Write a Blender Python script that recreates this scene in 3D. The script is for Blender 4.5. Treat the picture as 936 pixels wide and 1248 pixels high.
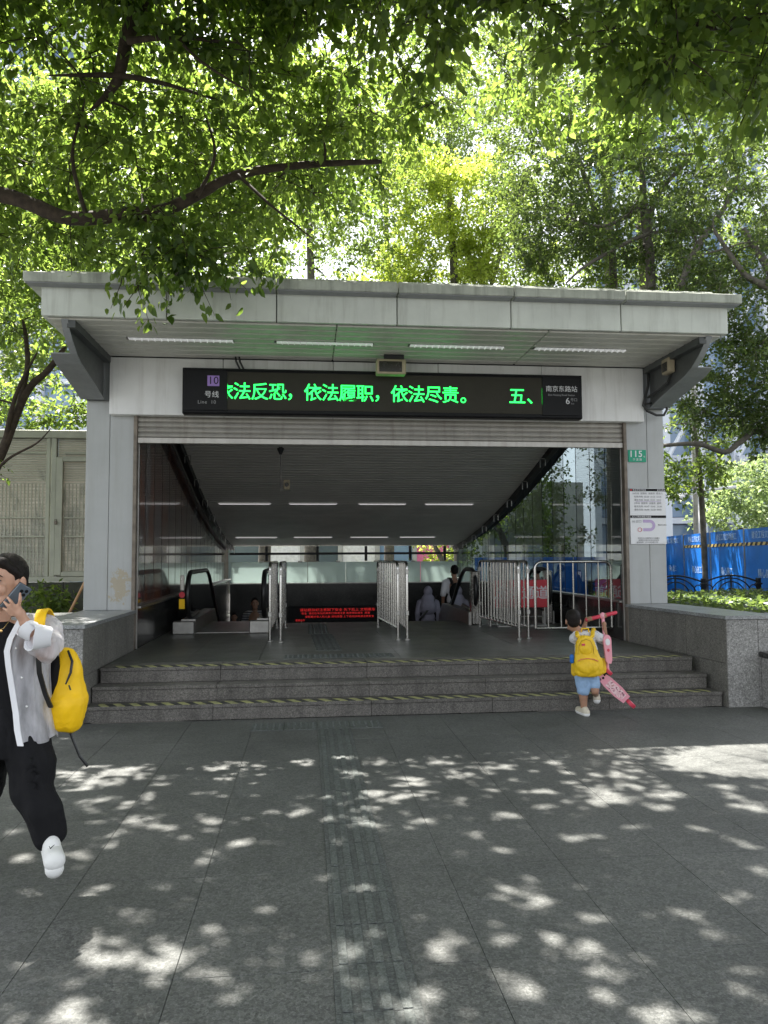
import bpy, bmesh, math, random
import numpy as np
from mathutils import Vector, Matrix, noise
random.seed(7); RNG = np.random.default_rng(11)
for o in list(bpy.data.objects): bpy.data.objects.remove(o)
S = bpy.context.scene; COL = S.collection; PI = math.pi

# ------------------------------------------------------------------ camera
F_PX, YAW, PITCH, ROLL, EYE = 908.5, .1033, .0594, .005, 1.55
fw = Vector((math.sin(YAW)*math.cos(PITCH), math.cos(YAW)*math.cos(PITCH), math.sin(PITCH)))
r0 = Vector((math.cos(YAW), -math.sin(YAW), 0)); u0 = r0.cross(fw)
rt = r0*math.cos(ROLL)-u0*math.sin(ROLL); up = r0*math.sin(ROLL)+u0*math.cos(ROLL)
cd = bpy.data.cameras.new('camera'); cam = bpy.data.objects.new('camera', cd); COL.objects.link(cam)
M = Matrix((rt, up, -fw)).transposed().to_4x4(); M.translation = (0, 0, EYE); cam.matrix_world = M
cd.sensor_fit = 'HORIZONTAL'; cd.sensor_width = 36; cd.lens = F_PX/936*36; cd.clip_end = 2000; cd.clip_start = .05
S.camera = cam
# ------------------------------------------------------------------ sky, sun, exposure
SUN = Vector((-.235, .375, 1)).normalized()
w = bpy.data.worlds.new('World'); S.world = w; w.use_nodes = True
nt = w.node_tree; sk = nt.nodes.new('ShaderNodeTexSky'); sk.sky_type = 'NISHITA'; sk.sun_disc = False
sk.sun_elevation = math.asin(SUN.z); sk.sun_rotation = math.atan2(SUN.x, SUN.y)
sk.air_density = 1.0; sk.dust_density = 2.5; sk.ozone_density = 1.0
bg = nt.nodes['Background']; bg.inputs['Strength'].default_value = .10
hs = nt.nodes.new('ShaderNodeHueSaturation'); hs.inputs['Saturation'].default_value = .26   # hazy, nearly white summer sky
nt.links.new(sk.outputs[0], hs.inputs['Color']); nt.links.new(hs.outputs[0], bg.inputs[0])
sl = bpy.data.lights.new('sun', 'SUN'); sl.energy = 5.0; sl.angle = math.radians(.53); sl.color = (1, .955, .88)
so = bpy.data.objects.new('sun', sl); COL.objects.link(so); so.rotation_euler = SUN.to_track_quat('Z', 'Y').to_euler()
S.view_settings.view_transform = 'Standard'; S.view_settings.look = 'None'
S.view_settings.gamma = 1; S.view_settings.use_curve_mapping = False
S.view_settings.exposure = 2.25
S.render.engine = 'CYCLES'
S.cycles.max_bounces = 9; S.cycles.transparent_max_bounces = 8; S.cycles.diffuse_bounces = 4; S.cycles.transmission_bounces = 6

def at(px, py, Y):                     # photo pixel -> point at depth Y
    v = fw + rt*((px-468)/F_PX) - up*((py-624)/F_PX)
    return Vector((0, 0, EYE)) + v*(Y/v.y)
def atz(px, py, z):
    v = fw + rt*((px-468)/F_PX) - up*((py-624)/F_PX)
    return Vector((0, 0, EYE)) + v*((z-EYE)/v.z)

# ------------------------------------------------------------------ materials
class NT:
    def __init__(s, name):
        s.m = bpy.data.materials.new(name); s.m.use_nodes = True; s.t = s.m.node_tree
        s.b = s.t.nodes['Principled BSDF']; s.o = s.t.nodes['Material Output']
        s.geo = s.t.nodes.new('ShaderNodeNewGeometry')
    def n(s, typ, **k):
        x = s.t.nodes.new(typ)
        for a, v in k.items():
            if a.startswith('i_'): x.inputs[a[2:].replace('_', ' ')].default_value = v
            else: setattr(x, a, v)
        return x
    def l(s, a, b): s.t.links.new(a, b)
    def scaled(s, sx, sy, sz, src=None):
        v = s.n('ShaderNodeVectorMath', operation='MULTIPLY'); s.l(src or s.geo.outputs['Position'], v.inputs[0])
        v.inputs[1].default_value = (sx, sy, sz); return v.outputs[0]
    def noise(s, scale, detail=4, rough=.6, vec=None):
        x = s.n('ShaderNodeTexNoise'); x.inputs['Scale'].default_value = scale; x.inputs['Detail'].default_value = detail
        x.inputs['Roughness'].default_value = rough; s.l(vec or s.geo.outputs['Position'], x.inputs['Vector']); return x.outputs['Fac']
    def ramp(s, fac, stops):
        r = s.n('ShaderNodeValToRGB'); e = r.color_ramp.elements
        while len(e) < len(stops): e.new(.5)
        for k, (p, c) in enumerate(stops):
            e[k].position = p; e[k].color = (*c, 1) if len(c) == 3 else c
        s.l(fac, r.inputs[0]); return r.outputs[0]
    def mix(s, fac, a, b, mode='MIX'):
        x = s.n('ShaderNodeMix', data_type='RGBA', blend_type=mode)
        for sock, v in ((x.inputs[0], fac), (x.inputs[6], a), (x.inputs[7], b)):
            if isinstance(v, (int, float)): sock.default_value = v
            elif isinstance(v, tuple): sock.default_value = (*v, 1)
            else: s.l(v, sock)
        return x.outputs[2]
    def bump(s, h, st, dist=.01):
        b = s.n('ShaderNodeBump'); b.inputs['Strength'].default_value = st; b.inputs['Distance'].default_value = dist
        s.l(h, b.inputs['Height']); s.l(b.outputs[0], s.b.inputs['Normal'])

def mat(name, c, rough=.6, metal=0., var=.15, scale=6, bump=0., bscale=80, spec=.5, streak=0., dirt=None, coat=0.):
    """general painted / plain material: large soft colour noise, optional vertical dirt streaks and fine relief"""
    s = NT(name); s.b.inputs['Roughness'].default_value = rough; s.b.inputs['Metallic'].default_value = metal
    s.b.inputs['Specular IOR Level'].default_value = spec; s.b.inputs['Coat Weight'].default_value = coat
    n1 = s.noise(scale, 5)
    d = tuple(v*(1-var) for v in c); l = tuple(min(1, v*(1+var)) for v in c)
    col = s.ramp(n1, [(.3, d), (.7, l)])
    if streak:
        n2 = s.noise(1, 6, .65, s.scaled(9, 9, .7))
        f = s.ramp(n2, [(.5, (0, 0, 0)), (.78, (streak,)*3)])
        col = s.mix(f, col, dirt or tuple(v*.45 for v in c))
    s.l(col, s.b.inputs['Base Color'])
    rr = s.n('ShaderNodeMapRange'); rr.inputs['To Min'].default_value = max(0, rough-.08); rr.inputs['To Max'].default_value = min(1, rough+.1)
    s.l(s.noise(scale*3, 3), rr.inputs['Value']); s.l(rr.outputs[0], s.b.inputs['Roughness'])
    if bump: s.bump(s.noise(bscale, 3), bump, .004)
    return s.m

def granite(name, c, rough=.6, speck=.5, scale=140, polish=False, streak=0., var=.25):
    s = NT(name)
    a = s.noise(scale, 3, .8); v = s.n('ShaderNodeTexVoronoi'); v.inputs['Scale'].default_value = scale*.7
    s.l(s.geo.outputs['Position'], v.inputs['Vector'])
    base = s.ramp(a, [(.32, tuple(x*(1-speck) for x in c)), (.52, c), (.72, tuple(min(1, x*(1+speck*1.3)) for x in c))])
    vv = s.n('ShaderNodeSeparateColor'); s.l(v.outputs['Color'], vv.inputs[0])
    g = s.ramp(vv.outputs[0], [(0, (.7,)*3), (1, (1.3,)*3)])
    base = s.mix(1., base, g, 'MULTIPLY')
    big = s.ramp(s.noise(1.3, 6, .65), [(.3, (1-var,)*3), (.7, (1+var*.6,)*3)])
    base = s.mix(1., base, big, 'MULTIPLY')
    oi = s.n('ShaderNodeObjectInfo'); ov = s.ramp(oi.outputs['Random'], [(0, (.95, .955, .95)), (1, (1.05, 1.045, 1.04))])
    base = s.mix(1., base, ov, 'MULTIPLY')
    if streak:
        n2 = s.noise(1, 6, .65, s.scaled(6, 6, .8)); f = s.ramp(n2, [(.45, (0, 0, 0)), (.7, (streak,)*3)])
        base = s.mix(f, base, tuple(x*.3 for x in c))
    s.l(base, s.b.inputs['Base Color'])
    rg = s.ramp(s.noise(3, 5), [(.3, (rough-.05,)*3), (.7, (min(1, rough+.05),)*3)]); s.l(rg, s.b.inputs['Roughness'])
    if not polish: s.bump(a, .35, .003)
    return s.m

def emit(name, c, st, base=None):
    s = NT(name); s.b.inputs['Base Color'].default_value = (*(base or c), 1)
    s.b.inputs['Emission Color'].default_value = (*c, 1); s.b.inputs['Emission Strength'].default_value = st; return s.m

def leafmat(name, dark, light, tdark, tlight, trans=.5, rough=.42):
    s = NT(name); at_ = s.n('ShaderNodeAttribute', attribute_name='tint')
    c = s.ramp(at_.outputs['Fac'], [(0, dark), (1, light)]); tc = s.ramp(at_.outputs['Fac'], [(0, tdark), (1, tlight)])
    s.l(c, s.b.inputs['Base Color']); s.b.inputs['Roughness'].default_value = rough; s.b.inputs['Specular IOR Level'].default_value = .45
    t = s.n('ShaderNodeBsdfTranslucent'); s.l(tc, t.inputs[0])
    x = s.n('ShaderNodeMixShader'); x.inputs[0].default_value = trans
    s.l(s.b.outputs[0], x.inputs[1]); s.l(t.outputs[0], x.inputs[2]); s.l(x.outputs[0], s.o.inputs[0]); return s.m

m_pave = granite('paving_granite', (.101, .104, .099), .62, .42, 110)
m_joint = mat('joint_sand', (.06, .064, .06), .95, var=.3, scale=30)
m_tact = granite('tactile_stone', (.094, .104, .099), .62, .4, 120)
m_tactd = granite('tactile_stone_dirty', (.084, .091, .087), .75, .4, 120)
m_step = granite('step_granite', (.135, .126, .115), .8, .5, 120, streak=.55)
m_hallfl = granite('hall_floor_granite', (.10, .104, .092), .42, .35, 130, polish=True)
m_flank = granite('flank_granite', (.175, .168, .152), .62, .5, 120, streak=.35)
m_flankr = granite('flank_granite_rough', (.27, .265, .255), .75, .45, 90)
m_cap = granite('cap_granite', (.25, .26, .265), .35, .35, 120, polish=True)
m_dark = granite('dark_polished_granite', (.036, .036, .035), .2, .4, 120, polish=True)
m_moss = mat('mossy_stone', (.06, .065, .05), .85, var=.4, scale=3, streak=.5, bump=.4)
m_clad = mat('pale_metal_cladding', (.40, .41, .41), .42, var=.08, scale=2.2, streak=.36, dirt=(.27, .26, .23))
m_beam = mat('white_beam_cladding', (.80, .795, .79), .42, var=.07, scale=2, streak=.42, dirt=(.36, .33, .3))
m_fascia = mat('fascia_cladding', (.66, .685, .64), .48, var=.10, scale=2.5, streak=.5, dirt=(.24, .24, .2))
m_slab = mat('weathered_roof_edge', (.50, .52, .47), .8, var=.22, scale=5, streak=.75, dirt=(.09, .09, .075), bump=.4, bscale=60)
m_gap = mat('dark_gap', (.035, .035, .035), .8)
m_soffit = mat('soffit_board', (.60, .585, .54), .45, var=.08, scale=2, streak=.3, dirt=(.25, .22, .17))
m_hceil = mat('hall_ceiling_board', (.76, .74, .70), .5, var=.08, scale=2)
m_brk = mat('bracket_paint', (.085, .09, .09), .45, var=.15, scale=4, streak=.3)
m_brkl = mat('flange_paint_and_underside_shade', (.25, .26, .27), .5, var=.12, scale=4, streak=.3)
m_rust = mat('rusty_shutter_guide', (.20, .17, .14), .6, .4, var=.3, scale=9, streak=.6, dirt=(.08, .05, .035))
m_shut = mat('shutter_steel', (.42, .40, .37), .42, .55, var=.12, scale=5, streak=.55, dirt=(.16, .12, .09))
m_steel = mat('stainless_steel', (.47, .455, .43), .24, 1., var=.06, scale=9)
m_stdk = mat('worn_stainless_steel', (.38, .37, .35), .38, .95, var=.15, scale=9)
m_black = mat('black_plastic', (.006, .006, .0075), .5, var=.2, spec=.25)
m_rub = mat('black_rubber', (.014, .014, .014), .35, var=.2)
m_dkmet = mat('dark_steel', (.035, .036, .038), .45, .3, var=.2)
m_led = mat('led_screen_face', (.034, .031, .022), .6, spec=.3, var=.08, bump=.5, bscale=260)
m_ledg = emit('led_green', (.012, 1., .085), .85, (.05, .3, .1))
m_ledr = emit('led_red', (1., .03, .03), .11, (.2, .02, .02))
m_purple = mat('line_purple', (.36, .22, .60), .5, var=.02)
m_white = mat('white_print', (.72, .72, .74), .5, var=.02)
m_greyp = mat('grey_print', (.30, .30, .31), .5, var=.02)
m_green = mat('plate_green', (.0, .30, .17), .4, var=.04)
m_paper = mat('notice_board_white', (.72, .72, .74), .4, var=.03)
m_lilac = mat('map_lilac', (.47, .36, .58), .5, var=.02)
m_redp = mat('print_red', (.6, .04, .06), .45, var=.05)
m_blue = mat('hoarding_blue', (.008, .13, .50), .38, var=.14, scale=1.5, streak=.12, dirt=(.05, .17, .45))
m_lightb = mat('lettering_pale_blue', (.38, .52, .75), .5, var=.05)
m_iron = mat('black_cast_iron', (.012, .013, .014), .4, .3, var=.2)
m_fence = mat('greenish_fence_frame', (.37, .38, .31), .6, var=.12, scale=4, streak=.35)
m_bark = mat('bark', (.050, .036, .026), .9, var=.5, scale=14, streak=.4, bump=.9, bscale=45)
m_barkg = mat('grey_bark', (.10, .09, .075), .9, var=.4, scale=10, streak=.3, bump=.8, bscale=30)
m_soil = mat('soil', (.045, .036, .025), .95, var=.4, scale=8, bump=.5)
m_asph = mat('asphalt', (.055, .055, .055), .9, var=.2, scale=4, bump=.4)
m_concr = mat('pale_concrete', (.42, .42, .40), .8, var=.12, scale=1, streak=.3)
m_wood = mat('broom_wood', (.34, .20, .10), .6, var=.2)
m_beige = mat('aged_beige_plastic', (.42, .35, .24), .5, var=.12, scale=10)
m_lens = mat('dark_lens', (.03, .026, .02), .25)
m_tube = emit('lamp_tube', (1., .92, .95), .12, (.7, .7, .7))
m_louv = emit('white_louvre', (1., 1., 1.), .05, (.78, .78, .78))
m_y = mat('yellow_nylon', (.95, .57, .0), .55, var=.06, scale=12, bump=.3, bscale=300)
m_yb = mat('boy_yellow_nylon', (.78, .50, .01), .55, var=.08, scale=14, bump=.3, bscale=300)
m_pink = mat('scooter_pink', (.78, .33, .40), .35, var=.05, coat=.3)
m_redg = mat('grip_red', (.62, .05, .09), .45, var=.08)
m_skin = mat('skin', (.50, .29, .20), .48, var=.07, scale=18, spec=.4)
m_skin2 = mat('skin_tanned', (.36, .20, .13), .5, var=.07, scale=18, spec=.4)
m_skinl = mat('lip', (.42, .14, .12), .4, var=.05)
for mm in (m_skin, m_skin2):
    b = mm.node_tree.nodes['Principled BSDF']; b.inputs['Subsurface Weight'].default_value = .12; b.inputs['Subsurface Radius'].default_value = (.012, .005, .003); b.inputs['Subsurface Scale'].default_value = 1
m_hair = mat('black_hair', (.011, .008, .007), .6, var=.5, scale=60, bump=.9, bscale=160, spec=.2)
m_blkcl = mat('black_cloth', (.0045, .0045, .006), .8, var=.2, scale=10, bump=.5, bscale=500, spec=.3)
m_whcl = mat('white_cloth', (.74, .74, .76), .8, var=.04, scale=10, bump=.3, bscale=500)
m_grcl = mat('grey_lilac_cloth', (.27, .26, .32), .85, var=.1, scale=12)
m_denim = mat('light_blue_denim', (.28, .42, .62), .85, var=.15, scale=20, bump=.4, bscale=400)
m_cream = mat('shoe_cream', (.55, .50, .40), .6, var=.12, scale=25)
m_sole = mat('sole_white', (.75, .75, .73), .6, var=.04)
m_sock = mat('sock_purple', (.27, .2, .36), .8, var=.1)
m_phone = mat('phone_blue_grey', (.10, .125, .15), .3, var=.04, coat=.4)
m_gold = mat('gold_chain', (.75, .5, .2), .25, 1.)
m_eye = mat('eye_white', (.6, .58, .56), .25, var=.02)

def m_sheer_():
    s = NT('sheer_white_voile'); s.b.inputs['Base Color'].default_value = (.80, .79, .83, 1); s.b.inputs['Roughness'].default_value = .7
    f = s.ramp(s.noise(7, 4, .6, s.scaled(2.5, 2.5, .8)), [(.35, (.46,)*3), (.65, (.76,)*3)])
    tr = s.n('ShaderNodeBsdfTransparent'); tl = s.n('ShaderNodeBsdfTranslucent'); tl.inputs[0].default_value = (.8, .8, .84, 1)
    a = s.n('ShaderNodeMixShader'); a.inputs[0].default_value = .35; s.l(s.b.outputs[0], a.inputs[1]); s.l(tl.outputs[0], a.inputs[2])
    x = s.n('ShaderNodeMixShader'); s.l(f, x.inputs[0]); s.l(tr.outputs[0], x.inputs[1]); s.l(a.outputs[0], x.inputs[2]); s.l(x.outputs[0], s.o.inputs[0])
    s.bump(s.noise(9, 3, .5, s.scaled(3, 3, 1)), .5, .03); return s.m
m_sheer = m_sheer_()
def m_tape_():
    s = NT('hazard_tape'); sx = s.n('ShaderNodeSeparateXYZ'); s.l(s.geo.outputs['Position'], sx.inputs[0])
    a = s.n('ShaderNodeMath', operation='MULTIPLY_ADD'); s.l(sx.outputs['Y'], a.inputs[0]); a.inputs[1].default_value = .6; s.l(sx.outputs['X'], a.inputs[2])
    m = s.n('ShaderNodeMath', operation='FRACT'); d = s.n('ShaderNodeMath', operation='DIVIDE'); s.l(a.outputs[0], d.inputs[0]); d.inputs[1].default_value = .15; s.l(d.outputs[0], m.inputs[0])
    st = s.n('ShaderNodeMath', operation='GREATER_THAN'); s.l(m.outputs[0], st.inputs[0]); st.inputs[1].default_value = .5
    wear = s.ramp(s.noise(18, 5, .7), [(.45, (0,)*3), (.68, (.7,)*3)])
    c = s.mix(st.outputs[0], (.02, .02, .02), (.40, .39, .17)); c = s.mix(wear, c, (.10, .10, .085)); s.l(c, s.b.inputs['Base Color']); s.b.inputs['Roughness'].default_value = .7; return s.m
m_tape = m_tape_()
def m_stripe_(name, ca, cb, per, slope, axis='YZ'):
    s = NT(name); sx = s.n('ShaderNodeSeparateXYZ'); s.l(s.geo.outputs['Position'], sx.inputs[0])
    a = s.n('ShaderNodeMath', operation='MULTIPLY_ADD'); s.l(sx.outputs['Z'], a.inputs[0]); a.inputs[1].default_value = slope; s.l(sx.outputs['XYZ'.index(axis[0])], a.inputs[2])
    d = s.n('ShaderNodeMath', operation='DIVIDE'); s.l(a.outputs[0], d.inputs[0]); d.inputs[1].default_value = per
    m = s.n('ShaderNodeMath', operation='FRACT'); s.l(d.outputs[0], m.inputs[0])
    st = s.n('ShaderNodeMath', operation='GREATER_THAN'); s.l(m.outputs[0], st.inputs[0]); st.inputs[1].default_value = .5
    s.l(s.mix(st.outputs[0], ca, cb), s.b.inputs['Base Color']); return s.m
m_hstripe = m_stripe_('hoarding_hazard_stripe', (.015, .015, .02), (.5, .38, .14), .26, 1.)
m_tshirt = m_stripe_('striped_tshirt', (.03, .03, .04), (.4, .4, .4), 0.09, 1e3 if 0 else 1., 'ZZ')
def m_peel_():
    s = NT('cladding_with_rust_stain'); base = s.ramp(s.noise(2.2, 5), [(.3, (.37, .38, .38)), (.7, (.42, .43, .43))])
    st = s.ramp(s.noise(1, 6, .65, s.scaled(9, 9, .7)), [(.47, (0,)*3), (.8, (.42,)*3)]); base = s.mix(st, base, (.27, .26, .23))
    p = at(146, 715, 9.225); v = s.n('ShaderNodeVectorMath', operation='SUBTRACT'); s.l(s.geo.outputs['Position'], v.inputs[0]); v.inputs[1].default_value = p
    v2 = s.n('ShaderNodeVectorMath', operation='MULTIPLY'); s.l(v.outputs[0], v2.inputs[0]); v2.inputs[1].default_value = (5.5, 0, 3.4)
    ln = s.n('ShaderNodeVectorMath', operation='LENGTH'); s.l(v2.outputs[0], ln.inputs[0])
    a = s.n('ShaderNodeMath', operation='MULTIPLY_ADD'); s.l(s.noise(9, 6, .7), a.inputs[0]); a.inputs[1].default_value = -2.4; 
    b = s.n('ShaderNodeMath', operation='ADD'); s.l(a.outputs[0], b.inputs[0]); s.l(ln.outputs[1], b.inputs[1]); a.inputs[2].default_value = 1.2
    f = s.ramp(b.outputs[0], [(.50, (.6,)*3), (.62, (0,)*3)])
    s.l(s.mix(f, base, (.36, .28, .15)), s.b.inputs['Base Color']); s.b.inputs['Roughness'].default_value = .45; return s.m
m_peel = m_peel_()
def glass_(name, tint, alpha_mix, rough=.02, refl=1.):
    """thin architectural glass: tinted see-through mixed with a mirror coat by fresnel"""
    s = NT(name); tr = s.n('ShaderNodeBsdfTransparent'); tr.inputs[0].default_value = (*tint, 1)
    gl = s.n('ShaderNodeBsdfGlossy'); gl.inputs['Roughness'].default_value = rough; gl.inputs[0].default_value = (.9, .93, .93, 1)
    fr = s.n('ShaderNodeFresnel'); fr.inputs[0].default_value = 1.5
    m = s.n('ShaderNodeMath', operation='MULTIPLY_ADD'); s.l(fr.outputs[0], m.inputs[0]); m.inputs[1].default_value = refl; m.inputs[2].default_value = alpha_mix
    m.use_clamp = True
    x = s.n('ShaderNodeMixShader'); s.l(m.outputs[0], x.inputs[0]); s.l(tr.outputs[0], x.inputs[1]); s.l(gl.outputs[0], x.inputs[2]); s.l(x.outputs[0], s.o.inputs[0]); return s.m
m_glass = glass_('tinted_wall_glass', (.27, .32, .33), .02, .03, .35)
m_gescal = glass_('escalator_glass', (.62, .72, .74), .10)
def frost_():
    s = NT('frosted_glass'); s.b.inputs['Base Color'].default_value = (.55, .62, .6, 1); s.b.inputs['Roughness'].default_value = .18
    t = s.n('ShaderNodeBsdfTranslucent'); t.inputs[0].default_value = (.62, .70, .68, 1)
    x = s.n('ShaderNodeMixShader'); x.inputs[0].default_value = .55; s.l(s.b.outputs[0], x.inputs[1]); s.l(t.outputs[0], x.inputs[2]); s.l(x.outputs[0], s.o.inputs[0]); return s.m
m_frost = frost_()
def poster_():
    s = NT('faded_poster_print'); oi = s.n('ShaderNodeObjectInfo')
    c1 = s.ramp(s.noise(1.1, 5, .6, s.scaled(1, 2.2, .9)), [(.3, (.03, .02, .022)), (.44, (.20, .075, .045)), (.56, (.08, .06, .06)), (.70, (.34, .31, .31))])
    s.l(c1, s.b.inputs['Base Color']); s.b.inputs['Roughness'].default_value = .12; s.b.inputs['Coat Weight'].default_value = .6; s.b.inputs['Coat Roughness'].default_value = .03; return s.m
m_poster = poster_()
def mesh_panel_():
    s = NT('translucent_mesh_panel'); s.b.inputs['Base Color'].default_value = (.33, .335, .29, 1); s.b.inputs['Roughness'].default_value = .5
    nz = s.ramp(s.noise(1, 5, .7, s.scaled(3, 3, 24)), [(.42, (.34, .34, .29)), (.6, (.52, .52, .47)), (.72, (.74, .73, .68))])
    s.l(nz, s.b.inputs['Base Color']); s.bump(s.noise(40, 2), .6, .01)
    t = s.n('ShaderNodeBsdfTranslucent'); t.inputs[0].default_value = (.55, .52, .47, 1)
    x = s.n('ShaderNodeMixShader'); x.inputs[0].default_value = .35; s.l(s.b.outputs[0], x.inputs[1]); s.l(t.outputs[0], x.inputs[2]); s.l(x.outputs[0], s.o.inputs[0]); return s.m
m_mesh = mesh_panel_()
m_tower = mat('tower_white_panel', (.62, .66, .74), .35, var=.06, scale=.15)
m_tglass = mat('tower_blue_glass', (.20, .30, .44), .12, var=.2, scale=.1, coat=.4)
m_tdark = mat('tower_dark_window', (.10, .13, .14), .15, var=.2, scale=.2)
m_shopp = mat('shop_pink', (.75, .18, .35), .5); m_shopw = mat('shop_white', (.75, .75, .75), .5)

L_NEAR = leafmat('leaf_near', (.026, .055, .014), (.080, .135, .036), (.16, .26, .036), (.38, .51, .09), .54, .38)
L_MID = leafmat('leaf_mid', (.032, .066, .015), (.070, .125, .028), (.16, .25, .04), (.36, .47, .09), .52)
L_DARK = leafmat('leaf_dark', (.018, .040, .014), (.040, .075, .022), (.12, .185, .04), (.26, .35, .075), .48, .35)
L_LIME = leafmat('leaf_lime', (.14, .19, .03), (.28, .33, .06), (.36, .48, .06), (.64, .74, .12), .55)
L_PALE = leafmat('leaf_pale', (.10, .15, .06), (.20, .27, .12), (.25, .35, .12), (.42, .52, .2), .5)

# ------------------------------------------------------------------ builders
def tag(o, label=None, cat=None, group=None, kind=None):
    if label: o['label'] = label
    if cat: o['category'] = cat
    if group: o['group'] = group
    if kind: o['kind'] = kind
    return o
def wloc(o):
    v = Vector((0, 0, 0))
    while o: v += o.location; o = o.parent
    return v
def thing(name, label, cat, loc=(0, 0, 0), group=None):
    o = bpy.data.objects.new(name, None); COL.objects.link(o); o.location = loc; o.empty_display_size = .1
    return tag(o, label, cat, group)
def link(name, me, parent=None, loc=(0, 0, 0), rot=None):
    o = bpy.data.objects.new(name, me); COL.objects.link(o)
    if parent: o.parent = parent
    o.location = loc
    if rot: o.rotation_euler = rot
    return o
class MB:
    def __init__(s): s.v = []; s.f = []
    def add(s, v, f):
        n = len(s.v); s.v += [tuple(p) for p in v]; s.f += [tuple(n+i for i in q) for q in f]; return s
    def box(s, x0, x1, y0, y1, z0, z1):
        return s.add([(x0,y0,z0),(x1,y0,z0),(x1,y1,z0),(x0,y1,z0),(x0,y0,z1),(x1,y0,z1),(x1,y1,z1),(x0,y1,z1)],
                     [(0,3,2,1),(4,5,6,7),(0,1,5,4),(1,2,6,5),(2,3,7,6),(3,0,4,7)])
    def cbox(s, x0, x1, y0, y1, z0, z1, c=.004):   # box with chamfered edges
        v = []
        for sx, sy, sz in [(a, b, d) for d in (0, 1) for b in (0, 1) for a in (0, 1)]:
            X, Yv, Z = (x1 if sx else x0), (y1 if sy else y0), (z1 if sz else z0)
            dx, dy, dz = (-c if sx else c), (-c if sy else c), (-c if sz else c)
            v += [(X, Yv+dy, Z+dz), (X+dx, Yv, Z+dz), (X+dx, Yv+dy, Z)]
        I = lambda sx, sy, sz, k: (sz*4+sy*2+sx)*3+k
        f = []
        for a in (0, 1):
            q = [I(a,0,0,0), I(a,1,0,0), I(a,1,1,0), I(a,0,1,0)]; f.append(q if a else q[::-1])
            q = [I(0,a,0,1), I(0,a,1,1), I(1,a,1,1), I(1,a,0,1)]; f.append(q if a else q[::-1])
            q = [I(0,0,a,2), I(1,0,a,2), I(1,1,a,2), I(0,1,a,2)]; f.append(q if a else q[::-1])
        for a in (0, 1):
            for b in (0, 1):
                f.append([I(0,a,b,1), I(1,a,b,1), I(1,a,b,2), I(0,a,b,2)])
                f.append([I(a,0,b,0), I(a,1,b,0), I(a,1,b,2), I(a,0,b,2)])
                f.append([I(a,b,0,0), I(a,b,1,0), I(a,b,1,1), I(a,b,0,1)])
        for a in (0, 1):
            for b in (0, 1):
                for d in (0, 1): f.append([I(a,b,d,0), I(a,b,d,1), I(a,b,d,2)])
        return s.add(v, f)
    def tube(s, pts, rad, n=8, cap=True):
        pts = [Vector(p) for p in pts]; m = len(pts)
        if not hasattr(rad, '__len__'): rad = [rad]*m
        rings = []; prev = None
        for i, p in enumerate(pts):
            t = (pts[min(i+1, m-1)]-pts[max(i-1, 0)]).normalized()
            if prev is None: a = t.orthogonal().normalized()
            else:
                a = prev-t*prev.dot(t); a = a.normalized() if a.length > 1e-6 else t.orthogonal().normalized()
            prev = a; b = t.cross(a)
            rings.append([p+(a*math.cos(k*2*PI/n)+b*math.sin(k*2*PI/n))*rad[i] for k in range(n)])
        v = [q for r in rings for q in r]; f = []
        for i in range(m-1):
            for k in range(n):
                k2 = (k+1) % n; f.append((i*n+k, i*n+k2, (i+1)*n+k2, (i+1)*n+k))
        if cap: f.append(tuple(range(n))[::-1]); f.append(tuple((m-1)*n+k for k in range(n)))
        return s.add(v, f)
    def prism(s, poly, axis, a, b):     # polygon in the other two axes, extruded along axis a..b
        n = len(poly)
        def P(q, t):
            if axis == 'x': return (t, q[0], q[1])
            if axis == 'y': return (q[0], t, q[1])
            return (q[0], q[1], t)
        v = [P(q, a) for q in poly]+[P(q, b) for q in poly]
        return s.add(v, [tuple(range(n))[::-1], tuple(range(n, 2*n))]+[(k, (k+1) % n, n+(k+1) % n, n+k) for k in range(n)])
    def ell(s, c, r, rot=None, n=16, m=10):
        c = Vector(c); R = rot.to_3x3() if rot else Matrix.Identity(3); v = []; f = []
        for i in range(m+1):
            th = PI*i/m
            for k in range(n):
                ph = 2*PI*k/n; p = Vector((r[0]*math.sin(th)*math.cos(ph), r[1]*math.sin(th)*math.sin(ph), r[2]*math.cos(th)))
                v.append(c+R@p)
        for i in range(m):
            for k in range(n):
                k2 = (k+1) % n; f.append((i*n+k, (i+1)*n+k, (i+1)*n+k2, i*n+k2))
        return s.add(v, f)
    def cap_(s, p0, p1, r0_, r1_, n=14):  # tapered limb with round ends
        p0 = Vector(p0); p1 = Vector(p1); t = (p1-p0).normalized(); pts = []; rad = []
        for k in range(1, 6): a = PI/2*k/5; pts.append(p0-t*r0_*math.cos(a)); rad.append(r0_*math.sin(a))
        for k in range(1, 5): pts.append(p0.lerp(p1, k/5)); rad.append(r0_+(r1_-r0_)*k/5)
        for k in range(0, 5): a = PI/2*k/5; pts.append(p1+t*r1_*math.sin(a)); rad.append(max(.0004, r1_*math.cos(a)))
        return s.tube(pts, rad, n)
    def mesh(s, name, m, smooth=False):
        me = bpy.data.meshes.new(name); me.from_pydata(s.v, [], s.f); bm = bmesh.new(); bm.from_mesh(me)
        bmesh.ops.recalc_face_normals(bm, faces=bm.faces); bm.to_mesh(me); bm.free()
        if m: me.materials.append(m)
        if smooth:
            me.polygons.foreach_set('use_smooth', [True]*len(me.polygons))
            try: me.set_sharp_from_angle(angle=math.radians(40))
            except Exception: pass
        return me
    def build(s, name, m, parent=None, smooth=False):   # coordinates are world; made local to the parent
        if parent:
            o = wloc(parent); s.v = [(a-o.x, b-o.y, c-o.z) for a, b, c in s.v]
        return link(name, s.mesh(name, m, smooth), parent)
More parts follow.
